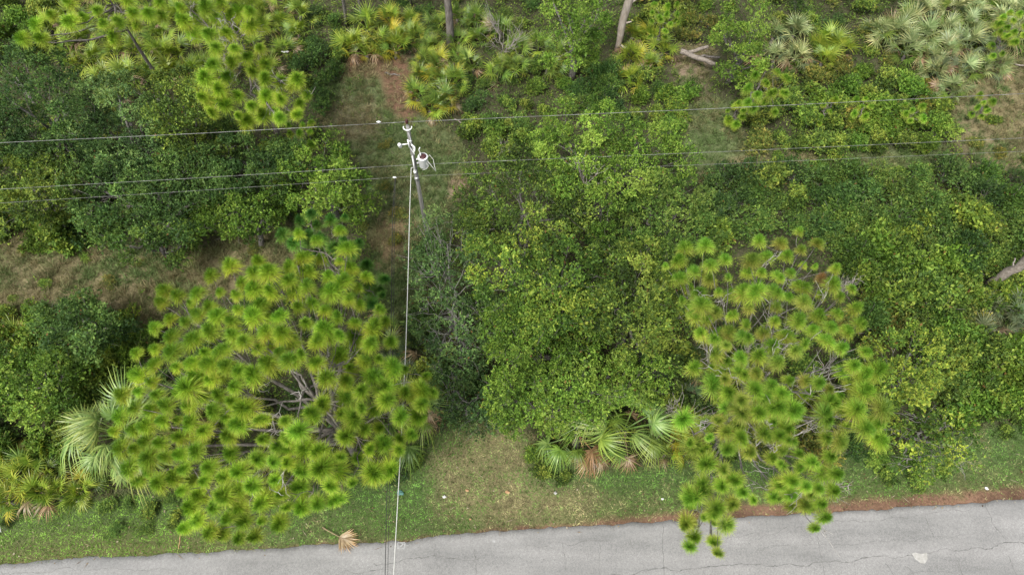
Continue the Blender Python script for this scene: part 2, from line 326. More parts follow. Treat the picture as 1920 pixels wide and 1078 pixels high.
def road_blob(name, pts, mat, z=.006):
    w = P([p[0] for p in pts], [p[1] for p in pts], .05); V = [[*p[:2], road_z(p[0], p[1])+z] for p in w]; n_ = len(V); c = np.mean(V, 0)
    m = bpy.data.meshes.new(name); m.from_pydata([list(c)]+[list(map(float, v)) for v in V], [], [[0, 1+(i+1) % n_, 1+i] for i in range(n_)]); m.materials.append(mat); return m
tag(obj('pale_patch', road_blob('pale_patch', [(1709, 1037), (1716, 1035), (1726, 1038), (1738, 1036), (1739, 1048), (1734, 1056), (1726, 1055), (1716, 1048)], M_patch), road))
mk = MB()
for i, (c, w) in enumerate([([(746, 1017), (759, 1017)], .06), ([(759, 1017), (758, 1027)], .06), ([(758, 1028), (745, 1028)], .06), ([(746, 1028), (746, 1017)], .06), ([(747, 1027), (758, 1018)], .05), ([(758, 1023), (766, 1022)], .04), ([(739, 1024), (746, 1023)], .04)]):
    mk.add(*ribbon(P([p[0] for p in c], [p[1] for p in c], .04), w*1.5, .06, .004, .007, 300+i, 0))
obj('paint_mark', mk.mesh('paint_mark', M_paint), road)
obj('paint_mark', road_blob('paint_spot', [(922, 1012), (928, 1011), (929, 1016), (924, 1017)], M_paint), road)

# ------------------------------------------------------------------ grass and undergrowth (nobody could count them)
def pick_ground(n, xr=(-40, 40), yr=(3.0, 46), mode='lawn'):
    x = rng.uniform(*xr, n); y = rng.uniform(*yr, n); c, bare, d, s = ground_col(x, y)
    px, py = TOPX(x, y); vis = (px > -120) & (px < 2040) & (py > -60) & (py < 1180)
    return x, y, c, bare, d, s, px, py, vis
def leaf_quads(base, dr, nr, ln, wd):
    s = unit(np.cross(dr, nr)); mid = base+dr*(ln*.5)[:, None]
    V = np.stack([base, mid+s*(wd*.5)[:, None], base+dr*ln[:, None], mid-s*(wd*.5)[:, None]], 1).reshape(-1, 3)
    return V, np.arange(len(V)).reshape(-1, 4)
def grass_obj():
    x, y, c, bare, d, s, px, py, vis = pick_ground(900000)
    q = np.stack([px, py], -1); lawn = in_poly(q, LAWN)
    keep = (bare > .2) & (d < .03) & vis & lawn & (rng.random(len(x)) < np.where(d > -.8, .75, 1))
    strawy = (c[:, 0] > c[:, 1]*1.45) & (d > -2); keep &= ~(strawy & (rng.random(len(x)) < .8))
    x, y, c, d = x[keep], y[keep], c[keep], d[keep]; n_ = len(x)
    th = rng.uniform(0, 2*np.pi, n_); tilt = rng.uniform(.1, .7, n_); pn = fbm(x, y, .55, 44)
    ln = rng.uniform(.07, .16, n_)*(.6+.9*pn); w = .026*rng.uniform(.6, 1.6, n_)
    dr = np.stack([np.cos(th)*np.cos(tilt), np.sin(th)*np.cos(tilt), np.sin(tilt)], -1); sd_ = np.stack([-np.sin(th), np.cos(th), np.zeros(n_)], -1)*w[:, None]*.5
    z = (fbm(x, y, 6, 5)-.5)*.25*np.clip((-d-1.5)/4, 0, 1); b = np.stack([x, y, z+.005], -1)
    V1 = np.stack([b-sd_, b+sd_, b+dr*ln[:, None]], 1).reshape(-1, 3)
    tanw = np.clip(c[:, 0]/(c[:, 1]+1e-4)-.78, 0, .6)/.6; g = fbm(x, y, 1.7, 60)
    t = np.clip(tanw*.75+(g-.45)*1.6+(pn-.5)*1.6+rng.normal(0, .28, n_)-.1, 0, 1)[:, None]
    green = np.array([.078, .155, .03])*rng.uniform(.5, 1.7, (n_, 1)); tan = np.array([.21, .182, .095])*rng.uniform(.5, 1.5, (n_, 1))
    lf = np.clip((-9-x)/8, 0, 1)[:, None]; t = t*(1-.75*lf); green = green*(1+lf*np.array([.35, .25, 0]))
    c1 = (green*(1-t)+tan*t)*(.35+1.35*vnoise(x, y, .14, 51)*(.55+.9*vnoise(x, y, .33, 52)))[:, None]
    # tussocks of longer grass in the clearings
    x, y, c, bare, d, s, px, py, vis = pick_ground(60000); q = np.stack([px, py], -1)
    keep = (bare > .3) & (d < -1) & vis & (~in_poly(q, LAWN)) & (rng.random(len(x)) < np.where(in_poly(q, REDP), .25, 1)); x, y, c, q = x[keep], y[keep], c[keep], q[keep]
    n_ = min(len(x), 8500); x, y, c, q = x[:n_], y[:n_], c[:n_], q[:n_]; dry = in_poly(q, DRY)
    si = np.repeat(np.arange(n_), 26); k_ = len(si); sz = rng.uniform(.25, .55, n_)*np.where(dry, 1.25, .85); th = rng.uniform(0, 6.283, k_)+0; el_ = rng.uniform(.1, 1.2, k_)
    lean = rng.uniform(0, 6.283, n_)[si]; dr = unit(np.stack([np.cos(th)*np.cos(el_)+.5*np.cos(lean), np.sin(th)*np.cos(el_)+.5*np.sin(lean), np.sin(el_)], -1)); ln = sz[si]*rng.uniform(.5, 1.2, k_)
    b = np.stack([x, y, np.zeros(n_)], -1)[si]+rng.normal(0, .05, (k_, 3))*np.array([1, 1, 0]); nr = unit(np.array([0, 0, 1.])+rng.normal(0, .4, (k_, 3)))
    V2, F2 = leaf_quads(b, dr, nr, ln, np.full(k_, .022)); tr_ = np.concatenate([F2[:, [0, 1, 2]], F2[:, [0, 2, 3]]])
    tt = np.clip(rng.normal(.5, .3, n_)+np.clip(c[:, 0]/(c[:, 1]+1e-4)-1, -.4, .6)*1.2, 0, 1)[si][:, None]*.8+rng.uniform(0, .2, (k_, 1)); br = rng.uniform(.65, 1.25, n_)[si][:, None]
    tt = np.clip(tt-.75*np.clip((fbm(x, y, 2.4, 5)-.5)*5, 0, 1)[si][:, None], 0, 1); c2 = (np.array([.1, .15, .05])*(1-tt)+np.array([.235, .19, .105])*tt)*br*rng.uniform(.7, 1.3, (k_, 1)); c2 = np.vstack([c2, c2])
    return np_mesh('grass', np.vstack([V1, V2]), np.vstack([np.arange(len(V1)).reshape(-1, 3), tr_+len(V1)]), M_grass, np.vstack([c1, c2]))
tag(obj('grass', grass_obj()), 'short green and straw coloured grass on the verge, paths and clearings', 'grass', kind='stuff')

# ---- leaf cloud
def leaf_quads(base, dr, nr, ln, wd):
    s = unit(np.cross(dr, nr)); mid = base+dr*(ln*.5)[:, None]
    V = np.stack([base, mid+s*(wd*.5)[:, None], base+dr*ln[:, None], mid-s*(wd*.5)[:, None]], 1).reshape(-1, 3)
    return V, np.arange(len(V)).reshape(-1, 4)
def pal(t, cols):
    cols = np.array(cols); k_ = len(cols)-1; t = np.clip(t, 0, .9999)*k_; i = t.astype(int); f = (t-i)[:, None]
    return cols[i]*(1-f)+cols[i+1]*f
PALS = {'mid': [(.024, .046, .011), (.05, .092, .018), (.09, .148, .025), (.17, .22, .04)],
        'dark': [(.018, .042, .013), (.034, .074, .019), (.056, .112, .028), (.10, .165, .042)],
        'blue': [(.025, .055, .02), (.05, .1, .033), (.08, .15, .048), (.14, .21, .07)],
        'yellow': [(.03, .066, .012), (.062, .12, .02), (.11, .175, .028), (.21, .26, .04)],
        'bright': [(.03, .066, .01), (.062, .125, .018), (.105, .185, .028), (.17, .25, .045)],
        'vine': [(.025, .055, .012), (.045, .095, .02), (.075, .135, .028), (.13, .19, .04)],
        'olive': [(.035, .052, .013), (.062, .09, .02), (.1, .125, .028), (.19, .17, .045)]}
for k_ in PALS: PALS[k_] = [(1.36*c_[0], 1.3*c_[1], 1.15*c_[2]) for c_ in PALS[k_]]
def cloud(centers, rad, nspr, palette, leaf=.12, nl=7, flat=.75, tvar=(.2, .28, .35), up=.35, t0=.45, spray=.16):
    """clumps -> sprigs -> leaves"""
    nc = len(centers); rad = np.broadcast_to(rad, (nc,)); ci = np.repeat(np.arange(nc), nspr); m = len(ci)
    d = unit(rng.normal(0, 1, (m, 3))); d[:, 2] = np.where(rng.random(m) < .7, np.abs(d[:, 2]), d[:, 2])
    lob = 1+.3*np.sin(d[:, 0]*5+ci*1.7)*np.sin(d[:, 1]*5+ci*2.3)+.2*np.sin(d[:, 2]*9+ci)
    rr = rad[ci]*rng.uniform(.3, 1.0, m)**.5*lob
    sp = centers[ci]+d*rr[:, None]*np.array([1, 1, flat]); sdir_ = unit(d+rng.normal(0, .5, (m, 3))+np.array([0, 0, up]))
    si = np.repeat(np.arange(m), nl); k_ = len(si)
    u = rng.uniform(-.2, 1, k_); base = sp[si]+sdir_[si]*(u*spray)[:, None]+rng.normal(0, .02, (k_, 3))
    dr = unit(sdir_[si]*.5+rng.normal(0, .75, (k_, 3))); nr = unit(np.array([0, 0, 1.])+rng.normal(0, .55, (k_, 3)))
    ln = leaf*rng.uniform(.5, 1.35, k_)*rng.uniform(.7, 1.35, m)[si]*rng.uniform(.8, 1.2, nc)[ci[si]]; V, Fq = leaf_quads(base, dr, nr, ln, ln*rng.uniform(.38, .64, k_))
    t = t0+rng.normal(0, tvar[0], nc)[ci[si]]+rng.normal(0, tvar[1], m)[si]*.8+rng.normal(0, tvar[2], k_)*.6
    c = pal(t, PALS[palette])*rng.uniform(.8, 1.2, (k_, 1))*rng.uniform(.78, 1.22, (nc, 1))[ci[si]]
    br = rng.random(k_) < .006; c[br] = np.array([.15, .085, .03])
    return V, Fq, c

def undergrowth():
    x, y, c, bare, d, s, px, py, vis = pick_ground(200000)
    cl = fbm(x, y, 1.5, 91); q = np.stack([px, py], -1)
    keep = ~in_poly(q, [(1268, 85), (1350, 85), (1350, 130), (1300, 200), (1268, 190)]) & (d < -.5) & vis & ((bare < .3) | ((bare < .95) & (cl > .57) & (rng.random(len(x)) < .5)) | ((cl > .66) & (d < -2.2) & (rng.random(len(x)) < .25) & ~in_poly(q, TAN)))
    x, y, cl, d = x[keep], y[keep], cl[keep], d[keep]; idx = rng.permutation(len(x))[:34000]; x, y, cl, d = x[idx], y[idx], cl[idx], d[idx]
    z = rng.uniform(.05, .75, len(x))*(cl*1.3)*np.clip((-d-.5)/3, .15, 1); si = np.repeat(np.arange(len(x)), 6); k_ = len(si)
    b = np.stack([x, y, z], -1)[si]+rng.normal(0, .09, (k_, 3)); dr = unit(rng.normal(0, 1, (k_, 3))+np.array([0, 0, .4])); nr = unit(np.array([0, 0, 1.])+rng.normal(0, .5, (k_, 3)))
    ln = rng.uniform(.09, .2, k_); V, Fq = leaf_quads(b, dr, nr, ln, ln*.45)
    t = .35+(fbm(x, y, 3, 17)-.5)[si]*1.2+rng.normal(0, .15, len(x))[si]+rng.normal(0, .15, k_)
    return np_mesh('undergrowth', V, Fq, M_leaf, pal(t, PALS['mid']))
tag(obj('undergrowth', undergrowth()), 'low tangled weeds and seedlings between the trees and bushes', 'undergrowth', kind='stuff')

# ------------------------------------------------------------------ broadleaf trees
def kgroups(W, k_):
    k_ = min(k_, len(W)); c = W[rng.choice(len(W), k_, replace=False)]
    for _ in range(6):
        a_ = ((W[:, None]-c[None])**2).sum(-1).argmin(1)
        for i in range(k_):
            if (a_ == i).any(): c[i] = W[a_ == i].mean(0)
    return a_, c
def broadleaf(label, poly, htop, hedge, palette, sp=30, nspr=99, leaf=.115, crad=.58, twig=.6, t0=.45, name='broadleaf_tree', cat='tree', group=None, bark=None, limbs=7, bare=0, low=.65, holes=(), nl=7):
    pts = poisson(poly, sp, holes=holes); c = np.mean(pts, 0); dd = np.linalg.norm(pts-c, axis=1); dm = dd.max()+1
    ed_ = poly_dist(pts, poly); h_ = hedge+(htop-hedge)*np.clip(1-(dd/dm)**2, 0, 1)+rng.normal(0, .5, len(pts))
    W = P(pts[:, 0], pts[:, 1], h_)
    cut = (W[:, 0] < -6) & (W[:, 1] > 19.3) & (W[:, 1] < 24.5); h_ = np.where(cut, np.minimum(h_, 4.1), h_); W = P(pts[:, 0], pts[:, 1], h_)     # kept trimmed below the wires
    Lw = W[rng.random(len(W)) < low].copy(); Lw[:, 2] *= rng.uniform(.45, .8, len(Lw)); Lw[:, :2] += rng.normal(0, .3, (len(Lw), 2))
    A = np.vstack([W, Lw]); bx, by = A[:, 0].mean(), A[:, 1].mean(); root = empty(name, (bx, by, 0), label, cat, group)
    A = A-np.array([bx, by, 0]); rad = crad*rng.uniform(.6, 1.3, len(A))
    V, Fq, col = cloud(A, rad, nspr, palette, leaf, nl=nl, t0=t0)
    obj('crown', np_mesh('crown', V, Fq, M_leaf, col), root)
    bark = bark or M_bark2; hf = max(.8, htop*.42); tr = .05+.025*htop; tp = wig((0, 0, -.1), (rng.normal(0, .2), rng.normal(0, .2), hf), 7, .06)
    mb = MB(); mb.tube(tp, np.linspace(tr*1.25, tr*.8, 7), 8); obj('trunk', mb.mesh('trunk', bark, True), root)
    g, gc = kgroups(A, limbs)
    for i in range(len(gc)):
        mem = A[g == i]
        if not len(mem): continue
        mb = MB(); e = gc[i]*np.array([.85, .85, .9]); lp = wig(tp[-1]-np.array([0, 0, rng.uniform(0, .4)*hf]), e, 7, .12); mb.tube(lp, np.linspace(tr*.55, .03, 7))
        for q in mem:
            s_ = lp[rng.integers(3, 7)]; tp2 = wig(s_, q+np.array([0, 0, .1]), 5, .08); mb.tube(tp2, np.linspace(.022, .008, 5), 4)
            for _ in range(int(5*twig)):
                e2 = q+unit(rng.normal(0, 1, 3))*rng.uniform(.3, .85)*np.array([1, 1, .6]); mb.tube(wig(tp2[rng.integers(2, 5)], e2, 4, .04), np.linspace(.012, .005, 4), 4)
        if bare:
            for _ in range(bare):
                e2 = e+unit(rng.normal(0, 1, 3)+np.array([-.3, 0, .5]))*rng.uniform(.8, 1.6); bp_ = wig(e, e2, 6, .09); mb.tube(bp_, np.linspace(.024, .008, 6), 4)
                for _ in range(4): mb.tube(wig(bp_[rng.integers(2, 5)], bp_[rng.integers(3, 6)]+rng.normal(0, .35, 3), 4, .04), np.linspace(.013, .006, 4), 4)
        obj('limb', mb.mesh('limb', bark, True), root)
    return root

broadleaf('tall round-topped light green tree under the top wire, right of the pole', [(1010, 250), (1050, 200), (1110, 182), (1200, 235), (1280, 250), (1290, 320), (1240, 370), (1150, 390), (1060, 360), (1010, 310)], 6.2, 4.0, 'bright', t0=.5, bare=1)
broadleaf('tree with mid green crown right of centre, grading into the dark vine thicket', [(1150, 400), (1230, 350), (1300, 330), (1340, 400), (1345, 460), (1260, 480), (1180, 460)], 5.2, 3.2, 'vine', t0=.5)
broadleaf('yellow-green leafy tree beside the foot of the utility pole', [(860, 350), (900, 310), (980, 290), (1040, 300), (1090, 370), (1110, 430), (1060, 460), (940, 440), (870, 410)], 6.0, 4.0, 'mid', t0=.36, nspr=73)
broadleaf('thin grey-twigged tree with small blue-green leaves hugging the hanging white cable', [(785, 410), (850, 395), (900, 450), (920, 540), (940, 610), (900, 690), (820, 690), (775, 600), (772, 480)], 5.0, 2.8, 'blue', sp=34, nspr=56, leaf=.095, bare=3, bark=M_twig, limbs=9, t0=.4)
broadleaf('broad yellow-flecked crown in the very middle of the picture', [(900, 450), (980, 440), (1080, 460), (1140, 520), (1130, 600), (1040, 620), (940, 600), (890, 530)], 6.8, 4.6, 'yellow', t0=.34, nspr=77)
broadleaf('even mid green crown just right of the middle of the picture', [(1120, 450), (1220, 450), (1290, 490), (1280, 590), (1270, 650), (1170, 670), (1120, 600), (1130, 520)], 6.0, 4.0, 'mid', t0=.5)
broadleaf('small tree with drooping light crown above the dark gap in the centre', [(900, 590), (960, 570), (1060, 610), (1130, 610), (1110, 680), (1040, 660), (960, 670), (900, 640)], 5.6, 3.8, 'bright', t0=.42)
broadleaf('fresh green dense tree leaning over the fan palm near the road', [(930, 740), (960, 690), (1040, 670), (1130, 690), (1220, 670), (1250, 710), (1220, 750), (1140, 750), (1060, 790), (980, 800), (940, 780)], 5.0, 3.2, 'bright', t0=.52, nspr=87, leaf=.11)
broadleaf('grey-green wispy shrub tree in the shade left of the fresh green tree', [(800, 700), (850, 680), (920, 700), (930, 750), (930, 800), (860, 800), (800, 760)], 2.8, 1.4, 'blue', sp=34, nspr=56, leaf=.1, bare=2, bark=M_twig, limbs=5, t0=.3)
DN = dict(low=.85, twig=.25)
broadleaf('darkest tree, a blackish green crown at the left edge', [(-30, 100), (60, 85), (130, 110), (145, 190), (120, 280), (60, 290), (-30, 270)], 7.0, 5.0, 'dark', t0=.3, leaf=.105, nspr=99, **DN)
broadleaf('blue-green oak left of the long-needled pine top', [(120, 190), (170, 150), (220, 140), (270, 170), (300, 240), (290, 320), (200, 320), (130, 280)], 7.2, 5.0, 'blue', t0=.42, leaf=.11, nspr=99, **DN)
broadleaf('oak with yellowish new leaves below the palmetto thicket, upper left', [(220, 150), (280, 130), (380, 150), (400, 210), (360, 290), (300, 260), (270, 190)], 6.8, 4.8, 'mid', t0=.5, leaf=.11, nspr=99, **DN)
broadleaf('mid green tree at the left edge, crossed by the two lower wires', [(-30, 280), (50, 290), (110, 290), (140, 340), (90, 400), (-30, 400)], 4.8, 3.2, 'mid', t0=.5, nspr=99, **DN)
broadleaf('shaded dark green oak under the top wire, left part', [(140, 310), (250, 320), (330, 290), (410, 300), (440, 350), (340, 400), (250, 420), (160, 410), (110, 360)], 6.0, 4.2, 'dark', t0=.5, leaf=.11, nspr=99, **DN)
broadleaf('deep green oak under the drooping pine boughs', [(380, 230), (460, 260), (560, 280), (540, 340), (440, 360), (380, 300)], 5.0, 3.6, 'dark', t0=.45, leaf=.11, nspr=99, **DN)
broadleaf('bright glossy leafed tree closest to the pole on its left', [(560, 300), (610, 255), (660, 290), (680, 350), (640, 390), (540, 390), (500, 350)], 4.6, 3.0, 'bright', t0=.5, nspr=99, **DN)
broadleaf('lush thicket tree bordering the dry grass strip', [(380, 380), (480, 360), (560, 380), (540, 405), (480, 440), (380, 450), (320, 440)], 3.8, 2.2, 'bright', t0=.42)
broadleaf('dark hedge-like tree above the left end of the dry grass', [(160, 410), (260, 420), (340, 400), (350, 450), (250, 465), (160, 450)], 3.6, 2.2, 'vine', t0=.4)
broadleaf('dense tree at the top edge, left of the bare dead trunk', [(1010, -30), (1150, -30), (1150, 50), (1100, 90), (1030, 70)], 6.0, 4.2, 'bright', t0=.42, nspr=99, **DN)
broadleaf('round glossy tree beside the fallen logs', [(1352, 30), (1375, 5), (1430, 10), (1445, 60), (1425, 125), (1385, 120), (1365, 80)], 4.6, 2.6, 'bright', t0=.55, nspr=99, **DN)
broadleaf('rounded golden-green bush tree right of the scraggly pine', [(1630, 640), (1680, 610), (1750, 620), (1770, 680), (1740, 740), (1670, 760), (1630, 710)], 3.8, 2.4, 'yellow', t0=.5, nspr=75)
broadleaf('sparse pale-leaved small tree standing on the verge at lower right', [(1670, 800), (1720, 770), (1800, 765), (1835, 800), (1835, 850), (1780, 880), (1710, 880), (1680, 840)], 3.0, 1.4, 'yellow', sp=27, nspr=28, leaf=.12, bare=1, t0=.42, bark=M_twig)
broadleaf('green bush tree at the lower left edge above the yellow palmettos', [(-20, 680), (60, 660), (150, 690), (150, 760), (60, 770), (-20, 740)], 3.4, 2.0, 'bright', t0=.45, nspr=93)
broadleaf('shadowy tree between the dry grass and the big fan palm', [(60, 590), (130, 560), (210, 570), (240, 620), (180, 660), (90, 650)], 3.2, 1.8, 'dark', t0=.55)

# ------------------------------------------------------------------ shrubs (prototypes share their meshes)
SHRUBS = {}
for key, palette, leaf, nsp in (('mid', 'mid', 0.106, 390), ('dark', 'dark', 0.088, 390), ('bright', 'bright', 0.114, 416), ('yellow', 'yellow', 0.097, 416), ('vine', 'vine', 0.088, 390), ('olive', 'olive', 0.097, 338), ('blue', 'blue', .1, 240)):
    SHRUBS[key] = []
    for v in range(3):
        k_ = rng.integers(6, 9); th = rng.uniform(0, 2*np.pi, k_); r = rng.uniform(0, .75, k_); C_ = np.stack([r*np.cos(th), r*np.sin(th), rng.uniform(.35, .95, k_)*(1-.35*r)], -1)
        V, Fq, c = cloud(C_, rng.uniform(.3, .5, k_), nsp//k_+10, palette, leaf, nl=7)
        V[:, 2] = np.abs(V[:, 2]); mesh = np_mesh('foliage', V, Fq, M_leaf, c); mb = MB()
        for q in C_:
            lp = wig((rng.normal(0, .06), rng.normal(0, .06), -.03), q, 5, .05); mb.tube(lp, np.linspace(.03, .012, 5), 4)
            for _ in range(3): mb.tube(wig(lp[-2], q+unit(rng.normal(0, 1, 3))*.45, 4, .03), np.linspace(.012, .006, 4), 4)
        SHRUBS[key].append((mesh, mb.mesh('stems', M_bark2)))
ADJ = {'mid': 'mid green', 'dark': 'dark green', 'bright': 'bright green', 'yellow': 'yellow-green', 'vine': 'vine-covered', 'olive': 'olive', 'blue': 'bluish'}
ORD = ['first', 'second', 'third', 'fourth', 'fifth', 'sixth', 'seventh', 'eighth', 'ninth', 'tenth', 'eleventh', 'twelfth', 'thirteenth', 'fourteenth']
def name_members(mem, noun, where):
    """mem: list of (px, py, adjective, object); labels by look, then row from the back and place in the row"""
    n_ = len(mem); nr_ = max(1, int(round(math.sqrt(n_)*.8))); mem = sorted(mem, key=lambda m_: m_[1]); per = math.ceil(n_/nr_)
    for r_ in range(nr_):
        row = sorted(mem[r_*per:(r_+1)*per], key=lambda m_: m_[0])
        for i, m_ in enumerate(row):
            rn = '' if nr_ == 1 else (', back row' if r_ == 0 else ', front row' if (r_+1)*per >= n_ else f', {ORD[r_]} row from back')
            pn = '' if len(row) == 1 else (', leftmost' if i == 0 else ', rightmost' if i == len(row)-1 else f', {ORD[i]} from left')
            m_[3]['label'] = f'{m_[2]} {noun} {where}{rn}{pn}'
def shrub(x, y, key, size, hs=1.0, label='', group=None, name='shrub', tint=None):
    me, st = SHRUBS[key][rng.integers(3)]; t = empty(name, (x, y, 0), label, 'bush', group, rng.uniform(0, 6.28)); t.scale = (size*rng.uniform(.9, 1.15), size*rng.uniform(.9, 1.15), size*hs)
    a_ = obj('foliage', me, t); b_ = rng.uniform(.85, 1.15); tt = np.array(tint or (1, 1, 1))*b_*np.array([rng.uniform(.92, 1.1), 1, rng.uniform(.9, 1.1)]); a_.color = (*tt.tolist(), 1); obj('stems', st, t); return t
def thicket(poly, sp, keys, size, hs, where, group, holes=(), name='shrub'):
    mem = []
    for p in poisson(poly, sp, 3000, holes):
        s_ = rng.uniform(*size); w = P(p[0], p[1], s_*hs*.6); k_ = keys[rng.integers(len(keys))]; mem.append((p[0], p[1], ADJ[k_], shrub(w[0], w[1], k_, s_, hs, 'x', group, 'vine_covered_bush' if k_ == 'vine' else name)))
    name_members(mem, 'bush', where)
thicket([(1600, 50), (1700, 60), (1770, 120), (1770, 170), (1600, 140), (1520, 130), (1480, 120), (1500, 110)], 34, ['mid', 'bright', 'olive'], (.55, .8), .7, 'beneath silver palmettos', 'bushes beneath the silver palmettos')
thicket([(-20, -20), (120, -20), (60, 90), (-20, 100)], 36, ['mid', 'bright', 'dark'], (1.0, 1.4), 1.2, 'in upper left corner', 'bushes in the upper left corner')
thicket([(1260, 0), (1330, 0), (1340, 60), (1270, 75)], 34, ['olive', 'yellow', 'mid'], (.7, .95), .9, 'behind the fallen logs', 'bushes behind the fallen logs')
thicket([(1640, -20), (1940, -20), (1940, 40), (1700, 20)], 40, ['dark', 'mid', 'olive'], (.6, .9), .7, 'at upper right corner', 'bushes at the upper right corner')
thicket([(1250, 170), (1290, 170), (1275, 250), (1240, 250)], 30, ['yellow', 'bright', 'mid'], (.7, 1.0), 1.0, "on path's left edge, right", 'bushes on the left edge of the right path')
thicket([(1340, 330), (1500, 310), (1640, 320), (1640, 440), (1600, 480), (1540, 440), (1480, 420), (1340, 440)], 36, ['vine', 'vine', 'mid', 'dark'], (1.1, 1.6), 1.1, 'north of scraggly pine', 'bushes north of the scraggly pine')
thicket([(1650, 330), (1800, 310), (1940, 340), (1940, 480), (1800, 470), (1650, 450)], 38, ['vine', 'vine', 'mid', 'dark'], (1.1, 1.7), 1.1, 'in right edge thicket', 'bushes at the right edge thicket')
thicket([(1590, 460), (1700, 440), (1840, 480), (1830, 540), (1680, 560), (1620, 600)], 36, ['mid', 'bright', 'vine'], (1.0, 1.6), 1.25, 'near the leaning trunk', 'bushes near the leaning trunk')
thicket([(1740, 600), (1860, 640), (1940, 640), (1940, 780), (1800, 760), (1760, 720)], 36, ['bright', 'mid', 'vine'], (1.0, 1.6), 1.2, 'above the right verge', 'bushes above the right verge')
thicket([(1620, 560), (1720, 570), (1840, 600), (1760, 620), (1640, 620)], 38, ['olive', 'dark'], (.9, 1.3), 1.0, 'round the silvery palmetto', 'dull bushes round the silvery palmetto')
thicket([(1420, 160), (1600, 120), (1770, 180), (1760, 270), (1600, 275), (1420, 270), (1390, 200)], 34, ['mid', 'bright', 'mid', 'olive'], (.8, 1.3), .9, 'below the silver palmettos', 'bushes below the silver palmettos')
thicket([(1380, 300), (1520, 295), (1700, 300), (1840, 330), (1600, 330), (1380, 340)], 56, ['bright', 'mid', 'yellow'], (.5, .75), .6, 'along the right path', 'bushes along the right path')
thicket([(1780, 240), (1860, 200), (1940, 220), (1940, 300), (1840, 290)], 50, ['olive', 'mid', 'yellow'], (.5, .8), .6, 'on upper right clearing', 'bushes on the upper right clearing')
thicket([(870, 150), (1000, 120), (1150, 130), (1250, 160), (1275, 240), (1180, 220), (1050, 190), (1000, 230), (880, 230)], 34, ['mid', 'bright', 'vine', 'dark'], (.7, 1.15), .85, 'above the top wire, centre', 'bushes in the top centre band')
thicket([(560, 0), (640, 40), (700, 10), (800, -20), (1000, -20), (1010, 60), (880, 60), (640, 120), (560, 110)], 36, ['dark', 'mid', 'vine', 'dark'], (.6, 1.0), .8, 'among the top edge trunks', 'bushes among the top pine trunks')
thicket([(1180, -20), (1310, -20), (1290, 30), (1200, 40)], 36, ['olive', 'mid', 'yellow'], (.9, 1.5), 1.1, 'right of dead trunk', 'olive bushes by the dead trunk')
thicket([(1440, -20), (1640, -20), (1640, 60), (1460, 60)], 38, ['mid', 'olive', 'dark'], (.7, 1.1), .9, 'between silver palmetto clumps', 'bushes between the silver clumps')
thicket([(880, 230), (1010, 240), (1010, 290), (900, 300)], 34, ['bright', 'mid'], (.7, 1.1), .9, 'right of the transformer', 'bushes right of the transformer')
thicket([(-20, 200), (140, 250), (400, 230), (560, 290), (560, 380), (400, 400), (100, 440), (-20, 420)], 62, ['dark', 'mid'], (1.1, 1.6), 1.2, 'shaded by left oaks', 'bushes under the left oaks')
thicket([(0, 390), (100, 400), (180, 420), (170, 460), (60, 470), (0, 450)], 34, ['bright', 'mid'], (.6, 1.0), .9, 'at dry grass upper rim', 'bushes at the dry grass rim')
thicket([(-20, 590), (100, 580), (260, 600), (280, 680), (200, 700), (160, 760), (130, 840), (-20, 840)], 36, ['bright', 'mid', 'vine', 'yellow'], (.9, 1.4), 1.1, 'left of big fan palm', 'bushes west of the big fan palm', holes=([(60, 600), (150, 605), (145, 665), (65, 665)], [(0, 735), (110, 735), (105, 835), (0, 835)]))
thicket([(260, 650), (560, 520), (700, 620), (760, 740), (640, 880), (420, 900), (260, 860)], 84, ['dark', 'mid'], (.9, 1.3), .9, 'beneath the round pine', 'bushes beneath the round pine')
thicket([(640, 120), (640, 60), (590, 60), (560, 140), (600, 230), (580, 260)], 34, ['dark', 'mid'], (.7, 1.2), 1.0, "on grassy gap's left rim", 'bushes on the gap rim')
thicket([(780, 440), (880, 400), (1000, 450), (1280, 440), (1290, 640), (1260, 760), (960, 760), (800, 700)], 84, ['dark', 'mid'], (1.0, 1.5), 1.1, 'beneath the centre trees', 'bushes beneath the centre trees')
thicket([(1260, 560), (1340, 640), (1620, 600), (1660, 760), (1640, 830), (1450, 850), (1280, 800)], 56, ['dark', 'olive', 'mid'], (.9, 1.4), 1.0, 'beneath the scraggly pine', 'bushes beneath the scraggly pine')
thicket([(990, 850), (1050, 850), (1060, 900), (1020, 920), (1000, 890)], 34, ['bright', 'mid'], (.5, .8), .9, 'at leaning green tree foot', 'bushes at the green tree foot')
thicket([(1600, 830), (1760, 860), (1780, 900), (1720, 920), (1660, 890)], 38, ['mid', 'bright'], (.4, .7), .7, 'on lower right verge', 'weedy bushes on the right verge')
thicket([(1840, 770), (1940, 760), (1940, 800), (1860, 810)], 38, ['bright', 'mid'], (.6, .9), .8, 'at right verge top end', 'bushes where the verge begins')
thicket([(190, 950), (330, 930), (350, 990), (210, 1000)], 38, ['vine', 'mid'], (.4, .6), .6, 'below the big fan palm', 'weeds below the big fan palm')
thicket([(680, 830), (800, 860), (760, 890), (700, 900), (660, 870)], 38, ['dark', 'mid'], (.5, .8), .7, "under round pine's right flank", 'bushes under the pine flank')
thicket([(600, 370), (680, 360), (740, 300), (720, 260), (760, 460), (700, 470)], 52, ['mid', 'olive'], (.35, .6), .7, 'in gap left of pole', 'low bushes in the gap')
thicket([(1770, 500), (1860, 480), (1930, 500), (1930, 560), (1850, 570), (1790, 540)], 40, ['yellow', 'mid'], (.8, 1.2), 1.0, 'hugging the leaning trunk', 'bushes hugging the leaning trunk')
